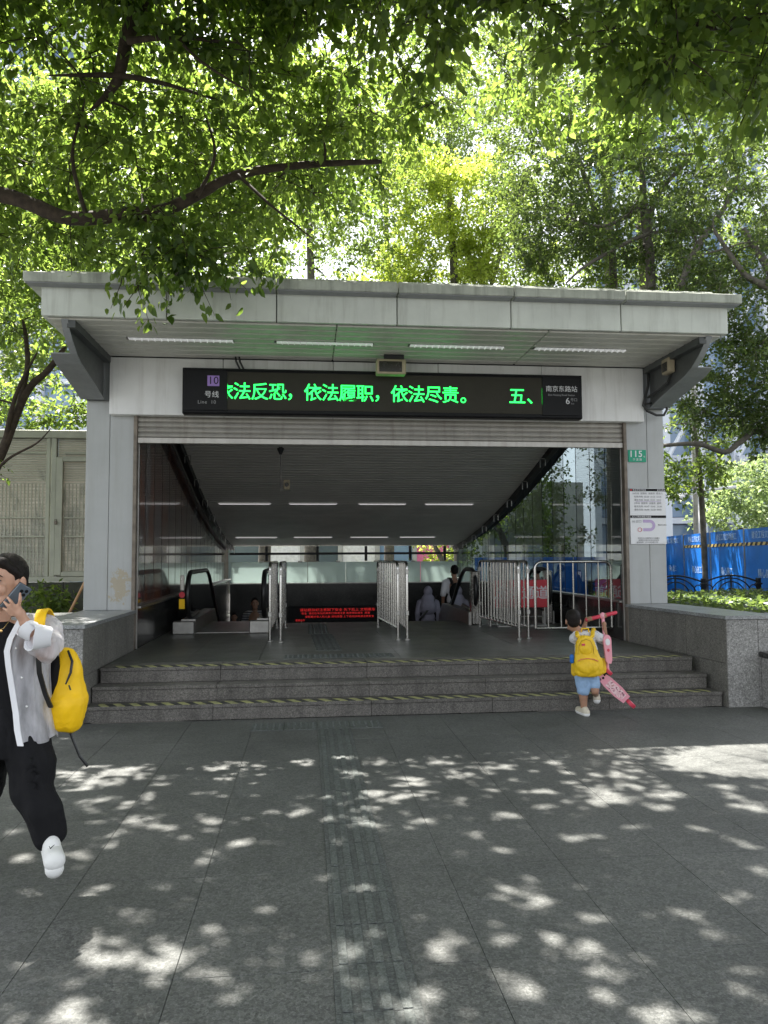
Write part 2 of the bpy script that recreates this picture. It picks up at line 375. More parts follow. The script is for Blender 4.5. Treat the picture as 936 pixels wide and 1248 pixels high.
def single(o, label, cat, group=None):        # re-base a one-mesh thing at its bottom centre
    me = o.data; n = len(me.vertices); co = np.empty(n*3); me.vertices.foreach_get('co', co); co = co.reshape(-1, 3)
    b = Vector(((co[:,0].min()+co[:,0].max())/2, (co[:,1].min()+co[:,1].max())/2, co[:,2].min()))
    me.vertices.foreach_set('co', (co-np.array(b)).ravel()); o.location = b; return tag(o, label, cat, group)
def copy_tree(o, parent=None):
    c = o.copy(); COL.objects.link(c); c.parent = parent
    for ch in list(o.children): copy_tree(ch, c)
    return c
def voxel(name, mb, m, size, parent=None, smooth=4, rel=True):
    """fuse overlapping closed shapes into one continuous smooth skin"""
    o = mb.build('tmp_fuse', None); md = o.modifiers.new('r', 'REMESH'); md.mode = 'VOXEL'; md.voxel_size = size
    if smooth: sm = o.modifiers.new('s', 'SMOOTH'); sm.iterations = smooth; sm.factor = .5
    dg = bpy.context.evaluated_depsgraph_get(); dg.update(); ev = o.evaluated_get(dg)
    me = bpy.data.meshes.new_from_object(ev); bpy.data.objects.remove(o)
    me.name = name; me.materials.clear(); me.materials.append(m); me.polygons.foreach_set('use_smooth', [True]*len(me.polygons))
    if parent and rel:
        w_ = wloc(parent); me.transform(Matrix.Translation(-w_))
    return link(name, me, parent)
def text(name, s, m, size, loc, parent=None, rot=(PI/2, 0, 0), bold=0., align='CENTER', extrude=.0008, sx=1., spacing=1.):
    cu = bpy.data.curves.new('t', 'FONT'); cu.body = s; cu.size = size; cu.align_x = align; cu.align_y = 'CENTER'; cu.offset = bold; cu.extrude = extrude
    cu.resolution_u = 3; cu.space_character = spacing
    o = bpy.data.objects.new('t', cu); COL.objects.link(o)
    dg = bpy.context.evaluated_depsgraph_get(); dg.update(); me = bpy.data.meshes.new_from_object(o.evaluated_get(dg)); bpy.data.objects.remove(o)
    me.name = name; me.materials.clear(); me.materials.append(m)
    if sx != 1: me.transform(Matrix.Diagonal((sx, 1, 1, 1)))
    l = Vector(loc) - (wloc(parent) if parent else Vector())
    return link(name, me, parent, l, rot)

# ================================================================== SETTING: ground
XL, XR, YF = -2.04, 4.07, 9.225       # opening sides and facade plane
OL, OR = -2.642, 4.623                # outer sides of the pillars
Y1, TR, RI = 7.335, .195, .152        # first riser, tread, rise
FL = 3*RI                             # landing level
DESC = 12.55                          # where the landing ends and the stairs go down
g = MB()
XA, XB = -2.03, 4.06; YBK = 20.6
# ground sheet with the stairwell left open
g.add([(-600, -600, -.02), (600, -600, -.02), (600, 7.4, -.02), (-600, 7.4, -.02)], [(0, 1, 2, 3)])
g.add([(-600, 7.4, -.02), (XA, 7.4, -.02), (XA, 900, -.02), (-600, 900, -.02)], [(0, 1, 2, 3)])
g.add([(XB, 7.4, -.02), (600, 7.4, -.02), (600, 900, -.02), (XB, 900, -.02)], [(0, 1, 2, 3)])
g.add([(XA, YBK, -.02), (XB, YBK, -.02), (XB, 900, -.02), (XA, 900, -.02)], [(0, 1, 2, 3)])
ground = g.build('ground', m_joint); tag(ground, kind='structure')
PW, PD = .59, .885
slab = MB().cbox(0, PW-.0025, 0, PD-.0025, -.018, 0, .0008).mesh('paving_slab', m_pave)
for i in range(-8, 12):
    for j in range(0, 8):
        x = 1.282+i*PW-PW*2; y = 7.33-PD*(j+1)
        if -5.2 < x < 6.6 and (y > 2.2 or j < 8):
            link('paving_slab', slab, ground, (x, y, random.uniform(-.0004, .0004)))
tme = MB().cbox(0, .298, 0, .298, -.01, .002, .001).mesh('tactile_tile', m_tactd); tb = MB()
for k in range(4): tb.cbox(.022+k*.069, .022+k*.069+.036, .004, .294, .0022, .0068, .002)
tbm = tb.mesh('ridges', m_tact)
def ttile(par, x, y, z): o = link('tactile_tile', tme, par, (x, y, z)); link('ridges', tbm, o)
for k in range(24): ttile(ground, .10+.004*k*0, 6.52-.3*k, .0035)
dt = MB().cbox(0, .294, 0, .294, -.01, .002, .001)
for a in range(5):
    for b in range(5): dt.tube([(.035+a*.056, .035+b*.056, .0022), (.035+a*.056, .035+b*.056, .0055), (.035+a*.056, .035+b*.056, .0065)], [.013, .012, .007], 6)
dme = dt.mesh('tactile_tile', m_tact)
for k in range(-1, 3):
    for j in range(1): link('tactile_tile', dme, ground, (.10-.3+.3*k+.0, 6.83, .0035))
# asphalt beyond the planters, left and right of the station, and the street behind
back = MB().add([(-80, YBK+.6, 0), (100, YBK+.6, 0), (100, 300, 0), (-80, 300, 0)], [(0, 1, 2, 3)]).build('road', m_asph); tag(back, kind='structure')

# ================================================================== steps and landing
st = thing('stone_steps', 'three worn grey granite steps with striped tape rising to the station landing', 'steps', (1, Y1, 0))
ends = [(-2.09, 4.232), (-2.06, 4.178), (-2.035, 4.128)]
for k, (a, b) in enumerate(ends):
    y0 = Y1+k*TR; n = 5; cuts = [a+(b-a)*t for t in (0, .19, .43, .62, .81, 1)]
    yb = y0+TR+.03 if k < 2 else y0+.32
    for q in range(n):
        MB().cbox(cuts[q]+.0015, cuts[q+1]-.0015, y0, yb, k*RI+.002, (k+1)*RI-.036, .003).build('riser_stone', m_step, st)
        MB().cbox(cuts[q]+.0015, cuts[q+1]-.0015, y0-.012, yb, (k+1)*RI-.034, (k+1)*RI, .004).build('tread_slab', m_step, st)
for k in (0, 2):
    a, b = ends[k]; MB().box(a+.12, b-.12, Y1+k*TR-.004, Y1+k*TR+.125, (k+1)*RI+.0005, (k+1)*RI+.0025).build('hazard_tape', m_tape, st)
MB().box(-2.03, 4.06, Y1+.45, YF, 0, .38).build('core', m_joint, st)
fl = MB().box(XL, XR, YF+.0, DESC, .30, FL-.022).build('floor', m_joint); tag(fl, kind='structure')
nx = 8; ws = (4.06-(-2.03))/nx; ys = [8.045, 8.64, YF+.02, 9.85, 10.5, 11.15, 11.8, DESC]
for i in range(nx):
    for j in range(len(ys)-1):
        MB().cbox(-2.03+i*ws+.0015, -2.03+(i+1)*ws-.0015, ys[j]+.0015, ys[j+1]-.0015, FL-.02, FL, .0012).build('floor_slab', m_hallfl, fl)
for k in range(5): link('tactile_tile', dme, fl, (.02, 11.9-.3*k, FL+.002))
for k in range(6): ttile(fl, .06+.01*k, 10.3-.3*k, FL+.002)
for k in range(-1, 3): link('tactile_tile', dme, fl, (.06+.3*k, 8.15, FL+.002))

# stairs down between the escalators and the well below
stair = thing('stairway', 'dark granite stairs going down between the escalators', 'stairs', (1, DESC, -2))
for k in range(22):
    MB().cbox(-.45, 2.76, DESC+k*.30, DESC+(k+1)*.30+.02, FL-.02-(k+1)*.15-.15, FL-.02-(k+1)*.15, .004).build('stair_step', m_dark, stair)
well = MB().box(-2.3, 4.3, DESC, YBK+3, -3.3, -3.2).build('lower_floor', m_dark); tag(well, kind='structure')

# ================================================================== flank walls (stone) both sides
def flank(side):
    L = side < 0
    t = thing('flank_wall', 'grey granite side wall with polished cap left of the entrance steps' if L else 'grey granite side wall with polished cap right of the entrance steps',
              'wall', (-2.8 if L else 5, 8.2, 0))
    s = -1 if L else 1
    # inner faces: from the facade out to the front corner, slightly flared
    pin = [(-2.045, YF), (-2.06, 8.3), (-2.075, 7.27)] if L else [(4.075, YF), (4.16, 8.45), (4.262, 7.27)]
    far = -3.6 if L else 4.9
    n = 5
    cuts = [0, .2, .42, .7, 1.]
    def P(tt):
        a, b, c = [Vector((*p, 0)) for p in pin]
        return a.lerp(b, tt*2) if tt < .5 else b.lerp(c, tt*2-1)
    for q in range(4):
        a, b = P(cuts[q]+.002), P(cuts[q+1]-.002); d = Vector((s*.06, 0, 0))
        for z0, z1 in ((0, .44), (.444, .885)):
            MB().add([a+Vector((0,0,z0)), b+Vector((0,0,z0)), b+d+Vector((0,0,z0)), a+d+Vector((0,0,z0)), a+Vector((0,0,z1)), b+Vector((0,0,z1)), b+d+Vector((0,0,z1)), a+d+Vector((0,0,z1))],
                     [(0,3,2,1),(4,5,6,7),(0,1,5,4),(1,2,6,5),(2,3,7,6),(3,0,4,7)]).build('stone_panel', m_flank, t)
    c = pin[2][0]+s*.003; xs = [c, c+s*.34, c+s*.9, c+s*1.5, c+s*2.1, c+s*2.7][:4 if L else 6]
    for q in range(len(xs)-1):
        x0, x1 = sorted((xs[q]+s*.002, xs[q+1]-s*.002)); MB().cbox(x0, x1, 7.27, 7.33, 0, .885, .003).build('stone_panel', m_flankr, t)
    x0, x1 = sorted((c+s*.066, far)); MB().box(x0, x1, 7.34, YF+.6, 0, .86).build('core', m_joint, t)
    # cap slabs
    if not L:
        MB().box(4.905, 6.95, 7.335, 7.56, 0, .885).build('core', m_joint, t)
        for q in range(3): MB().cbox(4.885+q*.69, 5.57+q*.69, 7.24, 7.60, .89, .925, .003).build('cap_slab', m_cap, t)
    fr = [P(v) for v in (0, .33, .66, 1)]
    for q in range(3):
        a, b = fr[q], fr[q+1]; w = .62
        i0 = Vector((-s*.02, 0, 0)); z0, z1 = .89, .925
        pa, pb = a+i0+Vector((0, -.002, 0)), b+i0+Vector((0, .002, 0))
        if q == 2: pb.y -= .025
        pc, pd = pb+Vector((s*w, 0, 0)), pa+Vector((s*w, 0, 0))
        MB().add([p+Vector((0,0,z)) for z in (z0, z1) for p in (pa, pb, pc, pd)], [(0,3,2,1),(4,5,6,7),(0,1,5,4),(1,2,6,5),(2,3,7,6),(3,0,4,7)]).build('cap_slab', m_cap, t)
    return t
flank(-1); flank(1)
# low neighbouring wall at the right edge of view and planter soil with ground cover
rw = thing('planter_wall', 'low granite planter wall with a dark lip at the right edge', 'wall', (5.2, 7, 0))
MB().cbox(4.62, 7.4, 6.96, 7.262, 0, .50, .004).build('stone_panel', m_flankr, rw)
MB().cbox(4.60, 7.4, 6.93, 7.262, .505, .56, .004).build('cap_slab', m_dark, rw)
soil = MB().box(4.91, 12, 7.57, 14.2, 0, .78).build('planter_soil', m_soil); tag(soil, kind='structure')
soil2 = MB().box(-14, -2.66, 10.2, 10.9, 0, .3).build('planter_bed', m_soil); tag(soil2, kind='structure')

# ================================================================== station entrance building
sb = thing('station_entrance', 'grey clad metro station entrance with a wide flat canopy roof', 'station entrance', (1, YF, 0))
Z0 = .926
def panel(x0, x1, y0, y1, z0, z1, m=m_clad, name='cladding_panel', c=.004): return MB().cbox(x0, x1, y0, y1, z0, z1, c).build(name, m, sb)
xm = at(132, 640, YF).x
panel(OL, xm-.002, YF, YF+.5, Z0, 4.0, m_peel); panel(xm+.002, XL-.045, YF+.001, YF+.5, Z0, 3.9, m_peel)
xr_ = at(789, 560, YF).x
panel(XR+.045, xr_-.002, YF+.001, YF+.5, Z0, 3.9); panel(xr_+.002, OR, YF, YF+.5, Z0, 4.0)
# shutter guides
for x0, x1 in ((XL-.042, XL+.0), (XR, XR+.042)):
    MB().cbox(x0, x1, YF-.035, YF+.045, FL, 3.26, .004).build('shutter_guide', m_rust, sb)
    MB().cbox(x0+(.03 if x0 < 0 else -.012), x1+(.012 if x0 < 0 else -.03), YF+.05, YF+.09, FL, 3.26, .003).build('shutter_guide', m_stdk, sb)
# beam panels
bx = [-2.353, -1.015, .321, 1.636, 2.969, 4.316]
for q in range(5): panel(bx[q]+.003, bx[q+1]-.003, YF-.12, YF+.3, 3.262, 3.955, m_beam)
# side returns of the beam
# roller shutter: curtain slats and bottom bar
sh = link('roller_shutter', None, sb, (0, 0, 0)); 
prof = [(0, 0), (-.016, .012), (-.022, .03), (-.016, .05), (0, .062), (.006, .062), (.006, 0)]
for k in range(5):
    z = 3.006+k*.0625
    MB().prism([(YF+.02+a, z+b) for a, b in prof], 'x', XL+.002, XR-.002).build('shutter_slat', m_shut, sh)
MB().cbox(XL+.002, XR-.002, YF-.012, YF+.035, 2.935, 3.003, .004).build('bottom_bar', m_shut, sh)
# hidden box above
MB().box(OL+.05, OR-.05, YF+.35, YF+.6, 3.2, 4.0).build('lintel', m_gap, sb)
# fascia, roof edge, soffit
YR = 7.64; ZFb, ZFt = 3.976, 4.272
fx = [OL-.012, -1.422, -.314, .941, 2.167, 3.388, OR-.008]
for q in range(6):
    panel(fx[q]+.006, fx[q+1]-.006, YR, YR+.05, ZFb, ZFt, m_fascia, 'fascia_panel')
MB().box(OL+.01, OR-.03, YR+.06, YF+3.2, ZFb+.06, 4.27).build('roof_body', m_gap, sb)
sx_ = [-2.785, -1.422, -.314, .941, 2.167, 3.388, 4.705]
for q in range(6):
    panel(sx_[q]+.005, sx_[q+1]-.005, YR-.14, YR+.55, 4.268 if 0 else 4.274, 4.372, m_slab, 'roof_edge_panel', .006)
    MB().box(sx_[q]+.02, sx_[q+1]-.02, YR-.12, YR-.004, 4.262, 4.2735).build('underside_shade_strip', m_brkl, sb); panel(sx_[q]+.25 if q == 0 else sx_[q]+.008, sx_[q+1]-.30 if q == 5 else sx_[q+1]-.008, YR-.07, YR+1.2, 4.375, 4.412, m_slab, 'roof_edge_panel', .006)  # thin grey strip below each edge slab paints the shade on its underside
# side fascias and roof edges going back
for s_, x0, x1, e0, e1 in ((-1, OL-.012, OL+.038, -2.785, -2.3), (1, OR-.058, OR-.008, 4.2, 4.705)):
    for q in range(4):
        y0 = YR+.052+q*1.15; panel(x0, x1, y0+.004, y0+1.146, ZFb, ZFt, m_fascia, 'fascia_panel')
        y2 = YR+.555+q*1.1; panel(e0, e1, y2+.004, y2+1.096, 4.275, 4.371, m_slab, 'roof_edge_panel', .006)
# soffit boards
nb = 8; bw = (YF-.125-(YR+.052))/nb; lightrow = 3
for q in range(nb):
    y0 = YR+.052+q*bw
    for a, b in ((OL+.03, .31), (.314, 2.6), (2.604, OR-.06)):
        MB().cbox(a, b, y0+.011, y0+bw-.011, ZFb-.016, ZFb+.012, .013).build('soffit_board', m_soffit, sb)
MB().box(OL+.03, OR-.05, YR+.052, YF-.125, ZFb+.022, ZFb+.05).build('soffit_backing', m_gap, sb)
# side brackets: curved dark web with a paler flange below
for s_ in (-1, 1):
    xw = -2.44 if s_ < 0 else 4.42
    lower = [(7.70, 3.965), (7.76, 3.88), (7.87, 3.79), (8.02, 3.705), (8.2, 3.64), (8.5, 3.58), (8.8, 3.52), (9.10, 3.45)] if 1 else []
    poly = lower+[(9.10, 3.965)]
    MB().prism(poly, 'x', xw-.02, xw+.02).build('bracket_web', m_brk, sb)
    MB().prism([(7.72, 3.885), (9.1, 3.885), (9.1, 3.965), (7.72, 3.965)], 'x', xw-s_*.02, xw-s_*.10).build('bracket_rail', m_brk, sb)
    a = MB(); xa, xb = xw-.03, xw+.03
    if s_ < 0: xa = xw-.24
    else: xb = xw+.22
    fl_ = lower[4:] if 1 else lower
    for q in range(len(lower)-1):
        (y0, z0), (y1, z1) = lower[q], lower[q+1]
        wide = q >= 3
        A, B = (xa, xb) if wide else (xw-.035, xw+.035)
        a.add([(A, y0, z0-.002), (B, y0, z0-.002), (B, y1, z1-.002), (A, y1, z1-.002), (A, y0, z0-.014), (B, y0, z0-.014), (B, y1, z1-.014), (A, y1, z1-.014)],
              [(0,3,2,1),(4,5,6,7),(0,1,5,4),(1,2,6,5),(2,3,7,6),(3,0,4,7)])
    a.build('bracket_flange', m_brkl, sb)
    # outer return panel above pillar
    x0, x1 = (OL, -2.36) if s_ < 0 else (4.325, OR)
    MB().cbox(x0+.003, x1-.003, YF-.05, YF-.003, 3.44, 3.96, .003).build('cladding_panel', m_brk, sb)

# soffit louvre lights
for px0, px1 in ((150, 285), (333, 458), (503, 625), (667, 785)):
    a = atz(px0, 409, 3.95); b = atz(px1, 414, 3.95); x0, x1 = a.x, b.x; yc = YR+.052+3.5*bw+.02
    t = thing('louvre_light', {150: 'slim white louvre strip light set at the left end of the canopy soffit', 333: 'slim white louvre strip light above the green characters, second from left in the soffit',
        503: 'slim white louvre strip light just right of the beige floodlight in the soffit', 667: 'slim white louvre strip light at the right end of the canopy soffit'}[px0], 'ceiling light', ((x0+x1)/2, yc, ZFb-.02), 'strip lights in the canopy soffit')
    MB().cbox(x0, x1, yc-.055, yc+.055, ZFb-.016, ZFb-.009, .002).build('frame', m_stdk, t)
    zz = MB(); n = 16
    for q in range(n):
        xa = x0+.02+(x1-x0-.04)*q/n; xb = x0+.02+(x1-x0-.04)*(q+1)/n; xm_ = (xa+xb)/2
        zz.box(xa+.006, xb-.006, yc-.042, yc+.042, ZFb-.022, ZFb-.017)
        zz.box(xb-.004, xb+.004, yc-.045, yc+.045, ZFb-.034, ZFb-.017)
    zz.build('louvre', m_louv, t)

# ------------------------------------------------------------------ hall walls, ceiling, back wall
hall = thing('station_hall', 'dark glazed hall over the stairs behind the entrance shutter', 'hall', (1, 14, 0))
prof_c = [(9.45, 3.93), (10.6, 3.65), (11.7, 3.36), (12.6, 3.12), (13.6, 2.86), (14.6, 2.62), (15.6, 2.42), (16.8, 2.2), (18.2, 2.0), (19.4, 1.87), (20.2, 1.83)]
def zc(y):
    for (a, b), (c, d) in zip(prof_c, prof_c[1:]):
        if y <= c: return b+(d-b)*(y-a)/(c-a)
    return prof_c[-1][1]
y = 9.5; k = 0
bs = MB().cbox(0, 5.9, 0, .094, 0, .014, .005).mesh('ceiling_board', m_hceil)
while y < 20.0:
    ang = math.atan2(zc(y+.12)-zc(y), .12)
    link('ceiling_board', bs, hall, Vector((-1.93, y, zc(y)))-hall.location, (ang, 0, 0)); y += .12*math.cos(ang)
cb_ = MB()
for (a, b), (c, d) in zip(prof_c, prof_c[1:]):
    cb_.add([(-2.3, a, b+.05), (4.33, a, b+.05), (4.33, c, d+.05), (-2.3, c, d+.05), (-2.3, a, b+.30), (4.33, a, b+.30), (4.33, c, d+.30), (-2.3, c, d+.30)],
            [(0,3,2,1),(4,5,6,7),(0,1,5,4),(1,2,6,5),(2,3,7,6),(3,0,4,7)])
cb_.build('roof_slab', m_gap, hall)
# edge girders along both sides of the ceiling (dark) + clamps
for x0, x1, s_ in ((-2.03, -1.935, -1), (3.975, 4.06, 1)):
    gg = MB()
    for (a, b), (c, d) in zip(prof_c, prof_c[1:]):
        gg.add([(x0, a, b-.10), (x1, a, b-.10), (x1, c, d-.10), (x0, c, d-.10), (x0, a, b+.04), (x1, a, b+.04), (x1, c, d+.04), (x0, c, d+.04)],
               [(0,3,2,1),(4,5,6,7),(0,1,5,4),(1,2,6,5),(2,3,7,6),(3,0,4,7)])
    gg.build('edge_girder', m_dkmet, hall)
    for k in range(10):
        yy = 10.0+k*1.05; z = zc(yy)-.10; xg = x1-.005 if s_ < 0 else x0+.005
        c = MB(); w_ = .09*(-s_)
        c.tube([(xg, yy, z+.02), (xg+w_, yy, z+.02), (xg+w_, yy, z-.13)], .009, 6); c.tube([(xg, yy, z+.02), (xg, yy, z-.10)], .009, 6)
        c.build('glass_clamp', m_stdk, hall)
# side glass / poster walls: stone dado, sill, tall panes
for x, s_ in ((XL, -1), (XR, 1)):
    xi = x+(.0 if s_ < 0 else -.0); xo = x+s_*.08
    yy = YF+.10; k = 0
    while yy < 20.2:
        y2 = min(yy+1.0, 20.25)
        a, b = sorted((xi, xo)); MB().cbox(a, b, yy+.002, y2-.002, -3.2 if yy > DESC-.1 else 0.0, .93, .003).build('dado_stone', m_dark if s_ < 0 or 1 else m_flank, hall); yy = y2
    a, b = sorted((xi-s_*.045, xo)); MB().cbox(a, b, YF+.1, 20.25, .934, .965, .004).build('sill', m_stdk, hall)
    yy = YF+.12; k = 0
    while yy < 20.1:
        y2 = min(yy+.56, 20.2); za, zb = zc(yy)-.02, zc(y2)-.02
        if s_ < 0: m = m_poster; xa, xb = x-.06, x-.04
        else: m = m_glass; xa, xb = x+.035, x+.045
        nm = 'glass_pane' if s_ > 0 else 'poster_panel'
        if s_ > 0:
            MB().add([(xa, yy+.004, .967), (xa, y2-.004, .967), (xa, y2-.004, zb), (xa, yy+.004, za)], [(0, 1, 2, 3)]).build(nm, m, hall)
        else:
            MB().prism([(yy+.004, .967), (y2-.004, .967), (y2-.004, zb), (yy+.004, za)], 'x', xa, xb).build(nm, m, hall)
        MB().box(x+.031 if s_ > 0 else x-.0398, x+.037 if s_ > 0 else x-.0375, y2-.005, y2+.005, .967, zb).build('glazing_joint', m_gap, hall)
        yy = y2; k += 1
# back wall: stone, frosted panes, open gap with bars
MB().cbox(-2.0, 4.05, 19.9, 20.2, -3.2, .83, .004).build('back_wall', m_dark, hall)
MB().cbox(-2.0, 4.05, 19.86, 20.22, .832, .86, .004).build('sill', m_stdk, hall)
for q in range(6):
    x0 = -1.99+q*1.008; MB().cbox(x0+.006, x0+1.0, 19.95, 19.97, .862, 1.41, .002).build('frosted_pane', m_frost, hall)
    MB().cbox(x0+.75, x0+.86, 19.88, 19.945, 1.40, 1.445, .004).build('glass_clamp', m_stdk, hall)
MB().cbox(-2.0, 4.05, 19.7, 19.85, 1.60, 1.66, .004).build('cross_beam', m_dkmet, hall)
for x0 in (-1.1, .25, 1.55, 2.75, 3.7): MB().cbox(x0, x0+.07, 20.03, 20.1, 1.43, 1.83, .004).build('post', m_dkmet, hall)
# hall lights
for yrow, spans in ((14.7, (266, 330, 352, 411, 437, 495, 518, 577)), (18.0, (287, 338, 358, 405, 427, 473, 487, 530))):
    for q in range(4):
        x0, x1 = at(spans[2*q], 640, yrow).x, at(spans[2*q+1], 640, yrow).x; z = zc(yrow)-.012
        rowt = 'nearer' if yrow < 16 else 'farther'
        t = thing('strip_light', f"slim light in the {rowt} row under the sloping hall ceiling, {['at the left end', 'second from left', 'third from left', 'at the right end'][q]}", 'ceiling light', ((x0+x1)/2, yrow, z), 'strip lights under the sloping hall ceiling')
        MB().cbox(x0, x1, yrow-.02, yrow+.02, z-.010, z+.004, .002).build('housing', m_louv, t)
        MB().cbox(x0+.02, x1-.02, yrow-.011, yrow+.011, z-.016, z-.0105, .002).build('tube', m_tube, t)
# hanging surveillance camera
pc = at(342, 545, 12.0); pz = at(342, 598, 12.0)
t = thing('hanging_camera', 'small surveillance camera on a thin rod below the hall ceiling', 'camera', (pc.x, 12, pz.z))
MB().cbox(pc.x-.11, pc.x+.11, 11.95, 12.05, pc.z+.0, pc.z+.03, .004).tube([(pc.x, 12, pc.z), (pc.x, 12, pc.z-.12)], [.07, .02], 10).build('ceiling_plate', m_dkmet, t)
MB().tube([(pc.x, 12, pc.z-.05), (pc.x, 12, pz.z), (pc.x+.17, 12, pz.z)], .011, 8).build('rod', m_stdk, t)
MB().cbox(pc.x+.05, pc.x+.15, 11.93, 12.08, pz.z+.015, pz.z+.17, .01).build('housing', m_beige, t)
MB().tube([(pc.x+.10, 11.93, pz.z+.09), (pc.x+.10, 11.91, pz.z+.09)], .035, 12).build('lens', m_lens, t)

# ------------------------------------------------------------------ LED name board
x0, x1, yb0, yb1, zb, zt = -1.475, 3.44, 8.95, YF-.125, 3.255, 3.81
t = thing('led_sign', 'long black sign board with green running characters above the shutter', 'sign', ((x0+x1)/2, 9, zb))
MB().cbox(x0, x1, yb0+.012, yb1, zb, zt, .008).build('casing', m_black, t)
xa, xb_ = at(277, 480, 8.95).x, at(661, 490, 8.95).x
MB().box(xa, xb_, yb0+.004, yb0+.011, zb+.055, zt-.045).build('led_screen', m_led, t)
MB().cbox(x0+.02, xa-.001, yb0-.006, yb0+.0105, zb+.04, zt-.03, .002).build('end_panel', m_black, t)
MB().cbox(xb_+.001, x1-.05, yb0-.006, yb0+.0105, zb+.04, zt-.03, .002).build('end_panel', m_black, t)
for z_ in (zb+.012, zt-.03): MB().cbox(x0+.01, x1-.01, yb0-.012, yb0+.0105, z_, z_+.022, .003).build('rim', m_black, t)
c1 = at(295, 478, 8.95).x; c2 = at(549, 483, 8.95).x; pit = (c2-c1)/12
msg = '依法反恐，依法履职，依法尽责。　　五、守'
zt_ = (at(400, 480, 8.95).z)
for k, ch in enumerate(msg):
    if ch == '　': continue
    X = c1+(k-1)*pit; dz = zt_
    o = text('led_character', ch, m_ledg, .222, (X, yb0+.0025, dz), t, bold=.0012, extrude=.0007)
    me = o.data; co = np.empty(len(me.vertices)*3); me.vertices.foreach_get('co', co); co = co.reshape(-1, 3)
    if ch in '，。、': co[:, 0] += -.108+.03 if 0 else -(co[:, 0].min())-.085; co[:, 1] += -.085-co[:, 1].min() if ch != '、' else -.08-co[:, 1].min()
    # characters running off either end are cut at the end panels
    gx = co[:, 0]+X; gx = np.clip(gx, xa+.002, xb_-.002); co[:, 0] = gx-X
    me.vertices.foreach_set('co', co.ravel())
px = at(260, 464, 8.94); MB().box(px.x-.07, px.x+.07, yb0-.0085, yb0-.007, px.z-.063, px.z+.063).build('line_badge', m_purple, t)
text('badge_number', '10', m_black, .13, (px.x, yb0-.0095, px.z), t)
p_ = at(258, 481, 8.94); text('lettering', '号线', m_white, .085, (p_.x, yb0-.0085, p_.z), t, spacing=1.05)
p_ = at(252, 490, 8.94); text('lettering', 'Line  10', m_greyp, .06, (p_.x, yb0-.0085, p_.z), t, spacing=1.1)
p_ = at(684.5, 474.5, 8.94); text('lettering', '南京东路站', m_white, .082, (p_.x, yb0-.0085, p_.z), t)
p_ = at(684.5, 481.5, 8.94); text('lettering', 'East Nanjing Road Station', m_greyp, .033, (p_.x, yb0-.0085, p_.z), t)
p_ = at(692, 489, 8.94); text('lettering', '6', m_white, .115, (p_.x, yb0-.0085, p_.z), t)
p_ = at(699.5, 487.5, 8.94); text('lettering', '号口', m_greyp, .046, (p_.x, yb0-.0085, p_.z), t)
p_ = at(698, 492, 8.94); text('lettering', 'Exit', m_greyp, .026, (p_.x, yb0-.0085, p_.z), t)
# cables into the sign, speaker, floodlight boxes, cable loops
cab = MB()
for dx in (0, .045): cab.tube([(-.86+dx, 9.0, 3.97), (-.85+dx, 8.99, 3.90), (-.80+dx, 9.0, 3.80)], .012, 6)
single(cab.build('cable', m_rub), 'two black cables dropping from the soffit into the sign board', 'cable')
pp = atz(477, 446, 3.90); X = pp.x; Yp = 8.72
t = thing('floodlight', 'beige box floodlight on the soffit above the middle of the sign', 'floodlight', (X, Yp, 3.84))
pa, pb = at(459, 437, Yp), at(495, 456, Yp)
MB().cbox(pa.x, pb.x, Yp, Yp+.14, pb.z, pa.z, .012).build('housing', m_beige, t); MB().cbox(pa.x+.03, pb.x-.05, Yp-.008, Yp-.001, pb.z+.025, pa.z-.03, .002).build('lens', m_lens, t)
MB().cbox(X-.12, X+.12, Yp+.03, Yp+.09, pa.z+.002, 3.966, .003).build('bracket', m_dkmet, t)
t = thing('floodlight', 'small beige box light fixed to the right canopy bracket', 'floodlight', (4.35, 8.49, 3.7))
MB().cbox(4.30, 4.385, 8.4, 8.58, 3.735, 3.92, .01).build('housing', m_beige, t); MB().cbox(4.292, 4.299, 8.43, 8.55, 3.76, 3.87, .003).build('lens', m_lens, t)
MB().tube([(4.38, 8.5, 3.72), (4.37, 8.55, 3.65), (4.36, 8.8, 3.60), (4.33, 9.02, 3.56)], .018, 6).build('cable', m_rub, t)
lp = [at(a, b, 9.07) for a, b in ((790, 452), (790, 470), (786, 485), (784, 494), (789, 501), (800, 506), (809, 506), (813, 499), (811, 490), (806, 486), (795, 491), (787, 493), (786, 487))]
single(MB().tube(lp, .017, 7).build('cable_loop', m_rub, smooth=True), 'loop of thick black cable hanging below the right canopy bracket', 'cable')

# number plate and notice board
pa, pb = at(766, 548, 9.2), at(788, 563, 9.2)
t = thing('number_plate', 'green enamel house number plate on the right pillar', 'number plate', ((pa.x+pb.x)/2, 9.215, pb.z))
MB().cbox(pa.x, pb.x, 9.21, 9.222, pb.z, pa.z, .002).build('plate', m_green, t)
cx = (pa.x+pb.x)/2; h = pa.z-pb.z
text('lettering', '115', m_white, h*.72, (cx-.02, 9.2085, pb.z+h*.64), t, bold=.002, spacing=1.1); text('lettering', '号', m_white, h*.17, (pb.x-.025, 9.2085, pb.z+h*.42), t)
text('lettering', '宁 波 路', m_white, h*.22, (cx, 9.2085, pb.z+h*.19), t)
pa, pb = at(767.5, 595, 9.2), at(813, 663, 9.2)
x0, x1, zt, zb = pa.x, pb.x, pa.z, pb.z
t = thing('notice_board', 'white timetable and route notices with black headers on the right pillar', 'notice', ((x0+x1)/2, 9.215, zb))
MB().cbox(x0, x1, 9.208, 9.222, zb, zt, .002).build('board', m_paper, t)
H_ = zt-zb; zm = zt-H_*.50
